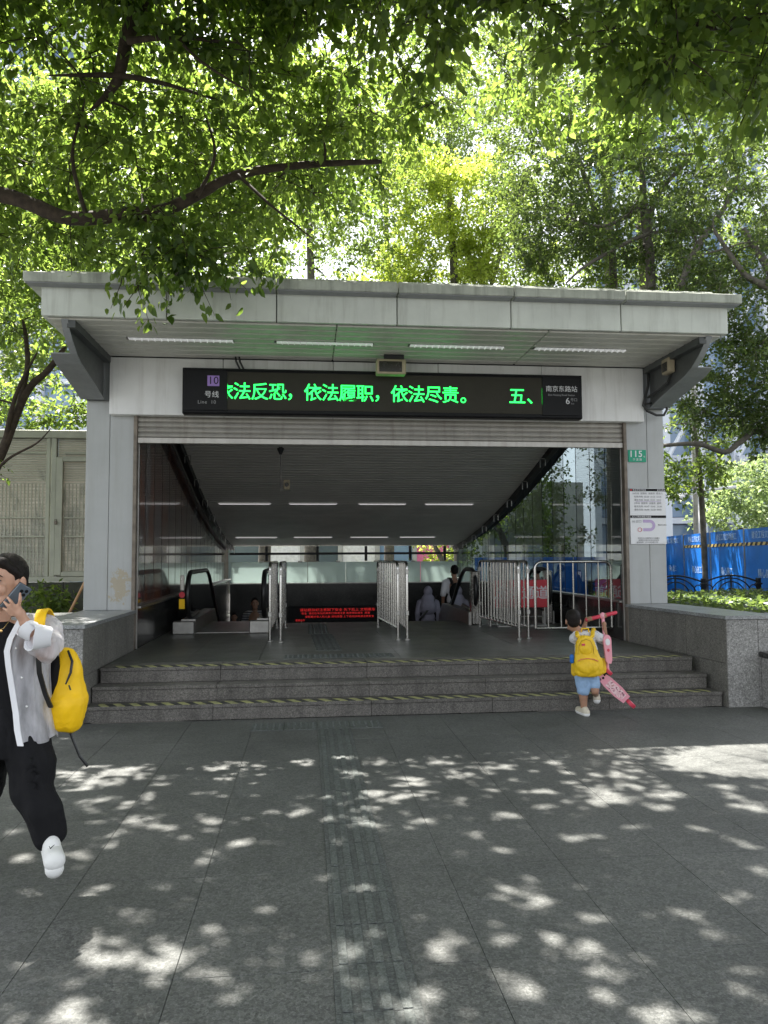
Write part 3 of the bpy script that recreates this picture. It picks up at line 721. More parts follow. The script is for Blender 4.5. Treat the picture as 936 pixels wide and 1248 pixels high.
for z_ in (zt-.032, zm-.018): MB().box(x0+.001, x1-.001, 9.205, 9.2075, z_-.006, z_+.027).build('header_bar', m_black, t)
MB().box(x0+.01, x0+.03, 9.2035, 9.2048, zt-.032, zt-.012).build('header_mark', m_redp, t)
text('lettering', '首末班车时刻表', m_white, .026, (x0+.13, 9.2035, zt-.024), t); text('lettering', '南京东路站', m_white, .022, (x1-.06, 9.2035, zt-.024), t)
text('lettering', '出入口周边道路示意图', m_white, .026, (x0+.15, 9.2035, zm-.010), t)
rows = ['10号线  首班车  末班车  周五六', '虹桥方向  05:58  22:36  23:36', '浦东方向  06:05  22:41  23:41', '2号线  首班车  末班车  延时', '徐泾方向  05:47  22:45  23:30', '浦东方向  06:00  22:58  00:02']
for k, s_ in enumerate(rows):
    text('lettering', s_, m_greyp, .030, ((x0+x1)/2, 9.2055, zt-.068-k*.042), t)
MB().box(x0+.08, x1-.06, 9.2045, 9.2060, zt-.172, zt-.168).build('divider', m_lilac, t)
text('lettering', '10 出口', m_greyp, .04, (x0+.085, 9.2055, zm-.07), t)
cxm = x0+.24; czm = zm-.125
arc = [(cxm-.07, czm+.06), (cxm+.02, czm+.06)]+[(cxm+.02+.055*math.sin(a), czm+.005+.055*math.cos(a)) for a in [PI*k/10 for k in range(1, 10)]]+[(cxm+.02, czm-.05), (cxm-.07, czm-.05)]
outer = []; inner = []
for k, (a, b) in enumerate(arc):
    p0 = Vector(arc[max(0, k-1)]); p1 = Vector(arc[min(len(arc)-1, k+1)]); tt = (p1-p0).normalized(); nn = Vector((-tt.y, tt.x)); outer.append(Vector((a, b))+nn*.019); inner.append(Vector((a, b))-nn*.019)
am = MB(); n = len(arc)
am.add([(p.x, 9.2052, p.y) for p in outer]+[(p.x, 9.2052, p.y) for p in inner], [(k, k+1, n+k+1, n+k) for k in range(n-1)]); am.build('route_line', m_lilac, t)
ring = MB().tube([(cxm-.115+.026*math.cos(a), 9.205, czm-.05+.026*math.sin(a)) for a in [2*PI*k/16 for k in range(17)]], .003, 4, False); ring.build('route_ring', m_redp, t)
for k, s_ in enumerate(('本站出入口请按指示方向通行', '请乘客注意安全有序进出站', '服务热线  上午七时至晚十时')): text('lettering', s_, m_greyp, .023, ((x0+x1)/2-.02*(k == 2), 9.2055, zb+.075-k*.027), t)
text('lettering', '地面步行路线', m_greyp, .02, (x1-.055, 9.2055, czm+.01), t)

# ------------------------------------------------------------------ barriers
def barrier(label, p0, p1, name='crowd_barrier', feet=True, zb=.15, zt=1.015, nbar=None, z=FL):
    a = Vector((*p0, z)); b = Vector((*p1, z)); L = (b-a).length; d = (b-a)/L; r = .019
    t = thing(name, label, 'barrier', a, 'steel queue barriers on the landing')
    R = .09; c = [d*0+Vector((0, 0, zb)), Vector((0, 0, zt-R))]+[d*(R-R*math.cos(q))+Vector((0, 0, zt-R+R*math.sin(q))) for q in (PI/8, PI/4, 3*PI/8)]+[d*R+Vector((0, 0, zt))]
    c2 = [d*(L)-p_.dot(d)*d+Vector((0, 0, p_.z)) for p_ in c][::-1]
    path = c+c2
    if feet: path = [Vector((0, 0, .012))]+path+[d*L+Vector((0, 0, .012))]
    MB().tube([a+p_ for p_ in path], r, 10).build('frame', m_steel, t, True)
    MB().tube([a+Vector((0, 0, zb)), b+Vector((0, 0, zb))], r*.8, 8).build('bottom_rail', m_steel, t, True)
    n = nbar or int(L/.155)
    for k in range(1, n): q = a+d*(L*k/n); MB().tube([q+Vector((0, 0, zb)), q+Vector((0, 0, zt))], r*.62, 8).build('bar', m_steel, t, True)
    if feet:
        for q in (a, b): MB().tube([q, q+Vector((0, 0, .012)), q+Vector((0, 0, .02))], [.045, .045, .022], 12).build('foot', m_stdk, t, True)
        for q in (a, b):
            for hz in (.32, .86): MB().cbox(q.x-.022, q.x+.022, q.y-.022, q.y+.022, FL+hz, FL+hz+.06, .003).build('hinge', m_stdk, t)
    return t
barrier('stainless barrier seen end-on, left one of the pair nearest the left escalator', (-.475, 9.83), (-.46, 11.7))
barrier('stainless barrier seen end-on, right one of the pair nearest the left escalator', (-.335, 9.72), (-.33, 11.7))
barrier('stainless barrier, left one of the pair in the middle of the landing', (1.19, 9.78), (1.10, 11.6))
barrier('stainless barrier, right one of the pair in the middle of the landing', (1.31, 9.76), (1.33, 11.6))
barrier('long stainless barrier running back, left one beside the red notice', (2.78, 9.64), (2.69, 11.5))
barrier('long stainless barrier running back, right one just left of the closing gate', (2.925, 9.71), (2.86, 11.5))
barrier('wide stainless gate barrier closing the right side behind the boy', (2.99, 9.6), (4.03, 9.6), 'gate_barrier', False, .14, 1.01, 6)

# ------------------------------------------------------------------ escalators
def escalator(label, xl, xr, yf, silver, run=1.95):
    t = thing('escalator', label, 'escalator', ((xl+xr)/2, yf, FL-.3)); top = FL+.875
    for x in (xl, xr):
        R = .33; cz = top-R; pts = []
        pts += [(x, yf+1.0, top-2*R+.04), (x, yf+R, top-2*R)]
        pts += [(x, yf+R-R*math.sin(a), cz-R*math.cos(a)) for a in [PI*k/12 for k in range(1, 12)]]
        pts += [(x, yf+R, top), (x, yf+run, top)]
        s_ = .66
        pts += [(x, yf+run+.2, top-.03), (x, yf+run+.45, top-.13)]+[(x, yf+run+.45+k*.5, top-.13-k*.5*s_) for k in range(1, 9)]
        MB().tube(pts, .036, 10).build('handrail', m_rub, t, True)
        poly = [(p[1], p[2]) for p in pts]; lowr = [(yf+6.3, top-3.4), (yf+2.5, FL+.0), (yf+.8, FL+.12)]
        MB().prism(poly[1:-1]+[(yf+6.3, FL-2.35), (yf+2.45, FL+.12), (yf+.5, FL+.17)][0:3], 'x', x-.006, x+.006).build('glass_balustrade', m_gescal, t)
        m = m_stdk
        MB().prism([(yf+.12, FL), (yf+.12, FL+.20), (yf+2.45, FL+.20), (yf+6.6, FL+.20-4.15*s_), (yf+6.6, FL-.5-4.15*s_), (yf+2.45, FL-.4), (yf+1, FL)], 'x', x-.10, x+.10).build('skirt', m, t)
        if silver: MB().cbox(x-.065, x+.065, yf+.06, yf+.20, FL, top-.02, .02).build('newel_plate', m_steel, t)
        else:
            MB().cbox(x-.20, x+.10, yf-.02, yf+.11, FL, FL+.18, .01).build('newel_base', m_stdk, t)
    MB().cbox(xl+.11, xr-.11, yf+.1, yf+1.9, FL, FL+.012, .002).build('comb_plate', m_stdk, t)
    for k in range(10): MB().cbox(xl+.11, xr-.11, yf+1.91+k*.38, yf+2.30+k*.38, FL-.25-max(0, k-.5)*.25, FL-.02-max(0, k-.5)*.25, .004).build('escalator_step', m_dkmet, t)
    return t
e1 = escalator('escalator with black handrails and glass sides at the left wall', -1.70, -.62, 10.95, False)
MB().cbox(-1.80, -1.74, 10.93, 10.945, FL+.62, FL+.84, .01).build('newel_plate', m_steel, e1)
MB().tube([(-1.77, 10.925, FL+.56), (-1.77, 10.918, FL+.56)], .042, 14).build('warning_sticker', m_redp, e1)
MB().box(-1.81, -1.73, 10.918, 10.924, FL+.36, FL+.50).build('warning_label', m_y, e1)
e2 = escalator('escalator with silver newel plates at the right wall behind the red notice', 2.66, 3.86, 11.6, True, .7)

# red notice
pa, pb = at(603, 707, 11.3), at(668, 740, 11.3)
t = thing('red_notice', 'red board with white characters standing before the right escalator', 'notice', ((pa.x+pb.x)/2, 11.3, FL))
MB().cbox(pa.x, pb.x, 11.3, 11.32, pb.z, pa.z, .004).build('board', m_redp, t)
text('lettering', '应急通道', m_white, .215, ((pa.x+pb.x)/2, 11.297, (pa.z+pb.z)/2), t, bold=.002)
for x in (pa.x+.04, pb.x-.04): MB().tube([(x, 11.34, FL), (x, 11.34, pa.z+.02)], .014, 8).build('leg', m_stdk, t)
MB().tube([(pa.x+.04, 11.34, FL+.15), (pb.x-.04, 11.34, FL+.15)], .012, 8).build('cross_rail', m_stdk, t)
MB().cbox(pa.x+.02, pb.x-.02, 11.24, 11.44, FL, FL+.03, .006).build('base', m_stdk, t)

# red LED board on the back wall
pa, pb = at(352, 739, 19.85), at(466, 762, 19.85)
t = thing('led_board', 'black display with rows of small red running text on the back wall', 'display', ((pa.x+pb.x)/2, 19.85, pb.z))
MB().cbox(pa.x, pb.x, 19.82, 19.89, pb.z, pa.z, .006).build('casing', m_black, t)
W_ = pb.x-pa.x
for k, (s_, fx_) in enumerate((('请站稳扶好注意脚下安全 先下后上 文明乘车', .52), ('安全  请勿在车站内奔跑打闹请注意 有序排队候车  乘客', .50), ('请照看好老人和儿童 请勿倚靠 上下自动扶梯请注意安全', .54), ('谢谢合作', .12))):
    text('led_text', s_, m_ledr, (.085, .062, .062, .062)[k], (pa.x+W_*fx_, 19.816, pa.z-.105-k*.088 if k < 3 else pa.z-.37), t, bold=0., sx=(1.2, 1.2, 1.2, 1)[k])

# ------------------------------------------------------------------ left screen fence and things by it
fy = 11.0
t = thing('screen_fence', 'tall greenish framed mesh screen with a padlocked door left of the station', 'fence', (-4.4, fy, 0))
zt, zb = at(60, 525, fy).z, at(60, 709, fy).z
MB().cbox(-9, -2.66, fy-.06, fy+.06, zt-.11, zt, .006).build('top_rail', m_fence, t); MB().cbox(-9, -2.66, fy-.05, fy+.05, zb, zb+.07, .005).build('bottom_rail', m_fence, t)
posts = [at(62, 620, fy).x, -4.95, -6.2, -7.6]
for x in posts:
    MB().cbox(x-.065, x-.012, fy-.035, fy+.035, zb+.072, zt-.112, .004).build('post', m_fence, t)
    MB().cbox(x+.006, x+.075, fy-.045, fy+.035, zb+.072, zt-.112, .004).build('post', m_fence, t)
xd0 = posts[0]+.14; MB().cbox(posts[0]+.08, xd0+.03, fy-.06, fy-.005, zb+.09, 2.98, .004).build('door_frame', m_fence, t)
MB().cbox(xd0+.032, -2.67, fy-.06, fy-.005, 2.92, 2.98, .004).build('door_frame', m_fence, t); MB().cbox(xd0+.032, -2.67, fy-.06, fy-.005, zb+.075, zb+.14, .004).build('door_frame', m_fence, t)
for z_ in (at(30, 631, fy).z, at(30, 654, fy).z, at(30, 552, fy).z):
    MB().cbox(-9, posts[0]-.07, fy-.022, fy+.02, z_-.012, z_+.012, .003).build('cross_bar', m_fence, t); MB().cbox(posts[0]+.18, -2.67, fy-.022, fy+.02, z_-.012, z_+.012, .003).build('cross_bar', m_fence, t)
for a, b in ((-9, -7.6), (-7.55, -6.25), (-6.15, -5.0), (-4.9, posts[0]-.066), (posts[0]+.078, -2.67)):
    MB().box(a, b, fy+.036, fy+.044, zb+.07, zt-.11).build('mesh_panel', m_mesh, t)
    wg = MB(); k = a
    while k < b: wg.box(k, k+.011, fy+.024, fy+.033, zb+.07, zt-.75); k += .05
    k = zb+.09
    while k < zt-.75: wg.box(a, b, fy+.022, fy+.031, k, k+.011); k += .05
    k = zt-.72
    while k < zt-.13: wg.box(a, b, fy+.010, fy+.034, k, k+.018); k += .034
    wg.build('wire_grid', m_fence, t); 
p_ = at(70, 636, fy); MB().cbox(p_.x-.02, p_.x+.02, fy-.09, fy-.065, p_.z-.04, p_.z+.01, .005).tube([(p_.x-.013, fy-.078, p_.z), (p_.x-.013, fy-.078, p_.z+.035), (p_.x+.013, fy-.078, p_.z+.035), (p_.x+.013, fy-.078, p_.z)], .004, 6).build('padlock', m_rust, t)
t = thing('stone_wall', 'low dark mossy stone wall under the mesh screen', 'wall', (-5, fy, 0))
k = -9.
while k < -2.7: MB().cbox(k+.003, min(k+.62, -2.66)-.003, fy-.02, fy+.16, 0, .62, .006).build('stone_block', m_moss, t); MB().cbox(k+.003, min(k+.62, -2.66)-.003, fy-.02, fy+.16, .626, zb-.01, .006).build('stone_block', m_moss, t); k += .62
pa, pb = at(84, 748, 10.2), at(108, 700, 10.2)
t = thing('broom', 'wooden broom leaning against the wall by the left pillar', 'broom', pa)
MB().tube([pa, pb], .018, 8).build('handle', m_wood, t, True); MB().tube([pa-(pb-pa).normalized()*.4, pa], [.05, .03], 8).build('head', m_wood, t)

# ------------------------------------------------------------------ hoarding, iron fence
ZH = 2.10
P0, P2 = atz(833, 652, ZH), atz(906.6, 645, ZH); dh = (P2-P0); dh.z = 0; dl = dh.length/2; dh.normalize(); nh = Vector((-dh.y, dh.x, 0))
if nh.x > 0: nh = -nh
t = thing('hoarding', 'blue construction hoarding with pale lettering and striped bands beyond the planter', 'hoarding', (P0.x, P0.y, 0))
rz = math.atan2(dh.y, dh.x)+0; 
def hq(s0, s1, z0, z1, off0, off1, name, m):
    mb = MB(); pts = [P0+dh*s0+nh*off0, P0+dh*s1+nh*off0, P0+dh*s1+nh*off1, P0+dh*s0+nh*off1]
    mb.add([(p.x, p.y, z) for z in (z0, z1) for p in pts], [(0,3,2,1),(4,5,6,7),(0,1,5,4),(1,2,6,5),(2,3,7,6),(3,0,4,7)]); return mb.build(name, m, t)
for k in range(-4, 5):
    s0, s1 = k*dl, (k+1)*dl
    hq(s0+.03, s1-.03, .1, ZH, -.03, 0, 'blue_panel', m_blue); hq(s0-.026, s0+.026, 0, ZH+.02, -.05, .012, 'post', m_stdk)
    if k >= 0: hq(s0+.04, s1-.04, ZH-.36, ZH-.29, .002, .006, 'striped_band', m_hstripe)
    if -2 <= k <= 3:
        c = P0+dh*((s0+s1)/2)+nh*.008
        for s_, sz, z_ in (('建设工程文明施工', .17, ZH-.15), ('精心施工', .20, ZH-.95)):
            text('lettering', s_, m_lightb, sz, (c.x, c.y, z_), t, rot=(PI/2, 0, rz))
xs0 = 5.15; yf_ = 13.0; pitch = 1.07; za, zb = .66, 1.10
xp = at(857, 706, 13).x
t = thing('iron_fence', 'low black iron garden fence with arches in front of the blue hoarding', 'fence', (7, 13, .8))
for k in range(-2, 3):
    x = xp+k*pitch
    if x > 9.05: continue
    MB().cbox(x-.035, x+.035, yf_-.035, yf_+.035, .6, 1.12, .006).cbox(x-.05, x+.05, yf_-.05, yf_+.05, 1.00, 1.03, .006).build('post', m_iron, t)
    if x+pitch > 9.1: continue
    c = x+pitch/2
    MB().tube([(x+.035+(pitch-.07)*q/12, yf_, 1.06+.11*math.sin(PI*q/12)) for q in range(13)], .016, 6).build('arched_rail', m_iron, t, True)
    MB().tube([(x+.035, yf_, .78), (x+pitch-.035, yf_, .78)], .014, 6).build('bottom_rail', m_iron, t, True)
    for rr in (.40, .27, .14):
        MB().tube([(c+rr*math.cos(PI*q/12), yf_, .80+min(rr, .34)*math.sin(PI*q/12)*.95) for q in range(13)], .012, 6).build('scroll', m_iron, t, True)
    MB().tube([(c, yf_, .78), (c, yf_, 1.16)], .014, 6).build('centre_bar', m_iron, t, True)
    for sx in (-1, 1): MB().tube([(c+sx*.43+.07*math.cos(a), yf_, .93+.07*math.sin(a)) for a in [2*PI*q/10 for q in range(11)]], .010, 5, False).build('scroll', m_iron, t, True)

# ------------------------------------------------------------------ far buildings
def tower(name, label, x0, x1, y, z1, cw, ch, depth=18, yaw=0., z0=0., mats=(m_tower, m_tglass), brace=False):
    t = thing(name, label, 'building', ((x0+x1)/2, y, 0)); t.rotation_euler = (0, 0, yaw); cx = (x0+x1)/2; W = x1-x0
    def loc(v): return v
    body = MB().box(-W/2, W/2, .5, depth, 0, z1); me = body.mesh('wall', mats[0]); link('wall', me, t)
    pane = MB().cbox(-cw*.43, cw*.43, 0, .1, -ch*.44, ch*.44, .03).mesh('window_pane', mats[1]); mull = MB().box(-.18, .18, -.55, .49, 0, z1).mesh('mullion', mats[0]); slabm = MB().box(-W/2, W/2, -.12, .49, -.16, .16).mesh('floor_band', mats[0])
    nx, nz = int(W/cw), int(z1/ch); cnt = 0
    for i in range(nx+1): link('mullion', mull, t, (-W/2+i*cw, 0, 0))
    for j in range(1, nz+1): link('floor_band', slabm, t, (0, 0, j*ch))
    big = MB()
    for i in range(nx):
        for j in range(nz):
            if cnt < 295: link('window_pane', pane, t, (-W/2+(i+.5)*cw, .35, (j+.5)*ch)); cnt += 1
            else: big.box(-W/2+(i+.07)*cw, -W/2+(i+.93)*cw, .35, .45, (j+.06)*ch, (j+.94)*ch)
    if big.v: o = link('window_panes', big.mesh('window_panes', mats[1]), t); tag(o, kind='stuff')
    if brace:
        for i in range(0, nx, 2):
            b = MB(); xx = -W/2+i*cw
            for j in range(0, nz, 2): b.tube([(xx, -.7, j*ch), (xx+cw, -.7, (j+1)*ch), (xx, -.7, (j+2)*ch)], .12, 6)
            link('brace', b.mesh('brace', mats[0]), t)
    return t
tower('glass_tower', 'pale glass tower with vertical white fins behind the right-hand trees', 24, 42, 62, 60, 1.6, 3.6, 20, .12)
tower('office_building', 'white steel framed office building with diagonal braces beyond the hoarding', 15.5, 38, 38, 22, 1.9, 3.4, 14, -.08, brace=True)
tower('apartment_block', 'pale blue-white building glimpsed through the trees on the left', -36, -14, 48, 38, 2.4, 3.2, 14, .1)
t = thing('shop_building', 'low shop front with white and pink bands seen through the gap at the hall end', 'shop', (2, 34, 0))
MB().box(-13, 13, 34, 44, 0, 5).build('wall', m_concr, t)
xx = -12; cols = [m_shopw, m_tglass, m_shopp, m_shopw, m_tdark, m_tdark, m_shopw, m_tdark]
for k in range(14): MB().cbox(xx, xx+1.5, 33.85, 33.98, .3, 3.2, .02).build('window', cols[k % 8], t); MB().cbox(xx+1.5, xx+1.7, 33.75, 33.98, 0, 4, .02).build('pillar', m_concr, t); xx += 1.7
MB().cbox(-12, 2.5, 33.7, 33.84, 3.3, 4.2, .02).build('sign_band', m_shopp, t)

# street lamp and camera mast beyond the hoarding
pl = at(851, 655, 22)
t = thing('street_lamp', 'grey street lamp post standing behind the blue hoarding', 'street lamp', (pl.x, 22, 0))
MB().tube([(pl.x, 22, 0), (pl.x, 22, 5), (pl.x+.02, 22, 9)], [.14, .12, .08], 10).build('pole', m_stdk, t, True); MB().tube([(pl.x, 22, 8.9), (pl.x-.9, 22, 9.4), (pl.x-1.9, 22, 9.5)], .05, 8).build('arm', m_stdk, t, True)
MB().cbox(pl.x-2.5, pl.x-1.7, 21.85, 22.15, 9.42, 9.56, .03).build('lamp_head', m_stdk, t)
pl2 = at(856, 650, 21)
t = thing('camera_mast', 'white mast with a traffic camera and cross arms beside the street lamp', 'camera mast', (pl2.x, 21, 0))
MB().tube([(pl2.x, 21, 0), (pl2.x, 21, 3.6)], .09, 10).build('pole', m_white, t, True)
for a, b, z_ in ((-.8, 0, 3.3), (-.1, 1.1, 3.45)): MB().tube([(pl2.x+a, 21, z_), (pl2.x+b, 21, z_+.12)], .045, 8).build('arm', m_white, t)
MB().cbox(pl2.x-1.0, pl2.x-.55, 20.9, 21.1, 3.15, 3.3, .02).build('camera', m_white, t)

# ================================================================== trees
def leaves_mesh(name, pos, dr, nr, ln, wd, m, hexa=True, tint=None):
    """pos/dr/nr: (n,3); folded leaf blades, one mesh"""
    n = len(pos); dr = dr/np.linalg.norm(dr, axis=1, keepdims=True); side = np.cross(dr, nr); side /= np.linalg.norm(side, axis=1, keepdims=True)+1e-9
    nr = np.cross(side, dr); ln = ln.reshape(-1, 1); wd = wd.reshape(-1, 1); q = []
    if hexa:
        lay = [(0, 0, 0), (.28, .5, .10), (.66, .40, .08), (1, 0, -.10), (.66, -.40, .08), (.28, -.5, .10)]; fl_ = [(0, 3, 2, 1), (0, 5, 4, 3)]
    else:
        lay = [(0, 0, 0), (.45, .5, .1), (1, 0, -.06), (.45, -.5, .1)]; fl_ = [(0, 2, 1), (0, 3, 2)]
    k = len(lay)
    co = np.stack([pos+dr*ln*a+side*wd*b+nr*wd*c for a, b, c in lay], 1).reshape(-1, 3)
    f = np.array(fl_); nv = f.shape[1]; idx = (np.arange(n)[:, None, None]*k+f[None]).reshape(-1)
    me = bpy.data.meshes.new(name); me.vertices.add(len(co)); me.vertices.foreach_set('co', co.ravel().astype(np.float32))
    np_ = n*len(fl_); me.loops.add(len(idx)); me.loops.foreach_set('vertex_index', idx.astype(np.int32)); me.polygons.add(np_)
    me.polygons.foreach_set('loop_start', (np.arange(np_)*nv).astype(np.int32)); me.update(calc_edges=True)
    at_ = me.attributes.new('tint', 'FLOAT', 'FACE'); tv = RNG.random(n)*.75+.25*RNG.random() if tint is None else tint; at_.data.foreach_set('value', np.repeat(np.clip(tv, 0, 1), len(fl_)).astype(np.float32))
    me.materials.append(m); return me
GAPS = []       # openings in the canopy, given where their light lands on the ground: (x, y, rx, ry)
def lit(p):
    gx = p[:, 0]-SUN.x/SUN.z*p[:, 2]; gy = p[:, 1]-SUN.y/SUN.z*p[:, 2]; k = np.zeros(len(p), bool)
    for x, y, rx, ry in GAPS: k |= ((gx-x)/rx)**2+((gy-y)/ry)**2 < 1.
    k &= (gy < 5.95)
    return k
def tree(name, label, cat, base, trunks, blobs, m, bark, leaf=.08, per=60, rc=.55, group=None, hexa=False, droop=.5, brad=.02, gaps=False, show=0, keep=None):
    t = thing(name, label, cat, base, group); B = Vector(base); tb = MB(); nodes = []
    for pts, rad in trunks:
        sp = []; sr = []
        for i in range(len(pts)-1):
            for q in range(4):
                u = q/4; p0_ = Vector(pts[max(0, i-1)]); p1_ = Vector(pts[i]); p2_ = Vector(pts[i+1]); p3_ = Vector(pts[min(len(pts)-1, i+2)])
                sp.append(.5*((2*p1_)+(p2_-p0_)*u+(2*p0_-5*p1_+4*p2_-p3_)*u*u+(3*p1_-p0_-3*p2_+p3_)*u**3)); sr.append((rad[i]*(1-u)+rad[i+1]*u)*random.uniform(.93, 1.08))
        sp.append(Vector(pts[-1])); sr.append(rad[-1]); tb.tube([p-B for p in sp], sr, 10); nodes += list(zip(sp[2:], sr[2:]))
    o = link('trunk', tb.mesh('trunk', bark, True), t)
    cl = []
    for c, r, n in blobs:
        for _ in range(n):
            while True:
                v = Vector((random.uniform(-1, 1), random.uniform(-1, 1), random.uniform(-1, 1)))
                if .15 < v.length < 1: break
            v *= v.length**-.25; cl.append(Vector((c[0]+v.x*r[0], c[1]+v.y*r[1], c[2]+v.z*r[2])))
    if keep: cl = [c for c in cl if keep(c)]
    base_n = nodes[0][0]; cl.sort(key=lambda c: min((c-q[0]).length for q in nodes)); bb = MB()
    for c in cl:
        p, r = min(nodes, key=lambda q: (q[0]-c).length+.25*abs(q[0].z-c.z)); L = (c-p).length
        if L < .05: continue
        mid = p.lerp(c, .5)+Vector((random.uniform(-.12, .12), random.uniform(-.12, .12), random.uniform(-.02, .14)))*L
        r1 = min(r*.6, brad*(1+L*.5)); bb.tube([p-B, mid-B, c-B], [r1, r1*.7, r1*.35], 5, False); nodes.append((mid, r1*.7)); nodes.append((c, r1*.4))
    tag(link('limbs', bb.mesh('limbs', bark, True), t), kind='stuff')
    C = np.array([tuple(c) for c in cl]); n = len(C); nt_ = 7
    tw = RNG.normal(size=(n, nt_, 3)); tw[:, :, 2] = tw[:, :, 2]*.6-.15*droop; tw /= np.linalg.norm(tw, axis=2, keepdims=True); tl = rc*RNG.uniform(.5, 1.25, (n, nt_, 1))
    N = n*per; ci = np.repeat(np.arange(n), per); ti = RNG.integers(0, nt_, N); u = RNG.random((N, 1))**.7
    d = tw[ci, ti]; pos = C[ci]+d*tl[ci, ti]*u+RNG.normal(size=(N, 3))*leaf*.55; pos[:, 2] -= (u[:, 0]*tl[ci, ti][:, 0])**2*.25*droop
    ldir = d*.6+RNG.normal(size=(N, 3))*.55; ldir[:, 2] -= droop*.8; nr = RNG.normal(size=(N, 3))*.45; nr[:, 2] += 1
    ln = leaf*RNG.uniform(.6, 1.25, N); wd = ln*RNG.uniform(.48, .68, N); tint = np.clip(RNG.normal(.5, .22, N)+np.repeat(RNG.normal(0, .16, n), per), 0, 1)
    if gaps: k = ~lit(pos); pos, ldir, nr, ln, wd, tint = pos[k], ldir[k], nr[k], ln[k], wd[k], tint[k]
    o = link('crown', leaves_mesh('crown', pos-np.array(base), ldir, nr, ln, wd, m, hexa, tint), t); tag(o, kind='stuff')
    twm = MB()
    if per*rc > 12 and brad > .012:
        for i in range(n):
            for q in range(4): p = Vector(C[i]); twm.tube([p-B, p+Vector(tw[i, q])*tl[i, q, 0]*.5-B, p+Vector(tw[i, q])*tl[i, q, 0]-Vector((0, 0, tl[i, q, 0]**2*.25*droop))-B], [.006, .0045, .002], 3, False)
        o = link('twigs', twm.mesh('twigs', bark), t); tag(o, kind='stuff')
    return t
# openings: a few wide ones, then the round spots of sun on the paving (photo x, y, half width, half height)
WIDE = [(3.75, 5.35, 1.1, .52), (4.8, 5.3, 1.2, .6)]
SPOTS = """150,941,24,6;265,938,18,4;272,950,16,4;215,962,8,3;185,969,9,4;85,966,9,3;270,973,16,4;330,990,13,5;165,1000,10,4;205,1009,17,4;260,1000,14,4;300,1002,18,5;20,1013,24,5;
30,1048,11,5;90,1042,9,4;105,1047,7,3;135,1031,9,4;280,1032,14,5;415,1030,12,6;395,1073,10,5;450,1083,20,6;37,1092,13,6;105,1095,8,4;205,1168,32,18;152,1172,18,9;185,1200,13,8;100,1240,34,12;
410,925,14,4;375,931,10,3;430,945,14,4;455,966,17,5;370,990,10,4;440,1006,12,4;540,930,16,4;570,945,14,4;600,961,18,5;640,966,15,4;620,936,12,4;518,1001,18,5;618,996,27,8;730,965,28,7;760,946,15,4;
700,955,16,5;740,976,36,7;810,986,18,5;850,1011,16,4;575,1018,11,5;700,1021,19,7;765,1011,12,4;615,1038,9,4;745,1041,13,4;590,1073,13,4;620,1083,11,6;645,1071,10,3;665,1100,15,6;640,1109,9,5;520,1121,11,5;
735,1120,18,5;840,1114,28,12;870,1140,15,7;760,1071,12,4;900,1095,28,4;545,1147,13,7;610,1146,17,7;485,1170,13,9;540,1166,15,7;720,1155,27,11;680,1148,14,5;605,1191,14,8;645,1211,21,12;530,1211,17,8;
500,1231,28,13;735,1211,13,6;765,1191,14,8;790,1240,28,10;850,1242,16,6;880,960,20,5;905,985,16,4;870,930,10,3;680,930,12,4;500,950,12,4;490,972,10,4;560,975,12,4;665,985,12,4;905,1030,14,4;320,945,8,3;
560,1040,10,4;700,1080,10,4;920,1060,12,4;430,1165,8,5;350,960,7,3;120,975,8,3;60,990,9,3;240,1060,7,4;330,1110,8,4;60,1150,10,5;290,1215,12,6;900,1180,12,6;930,1220,14,7"""
GAPS = list(WIDE)
for q in SPOTS.replace("\n", "").split(";"):
    a, b, c, d = map(float, q.split(",")); p = atz(a, b, 0); rx = max(.035, (atz(a+c, b, 0)-p).length); ry = max(.05, abs(atz(a, b+d, 0).y-p.y)*.9)
    GAPS.append((p.x, p.y, rx*.80+.022, ry*.85+.015))
    for _ in range(2): GAPS.append((p.x+random.gauss(0, rx*1.1), p.y+random.gauss(0, ry*1.2), random.uniform(.03, .055), random.uniform(.03, .06)))
for _ in range(60): GAPS.append((random.uniform(-3.5, 5.5), random.uniform(1.8, 5.8), random.uniform(.03, .05), random.uniform(.03, .055)))
for _ in range(230): GAPS.append((random.uniform(-3.5, 4.6), random.triangular(3.9, 5.9, 5.0), random.uniform(.03, .052), random.uniform(.03, .05)))
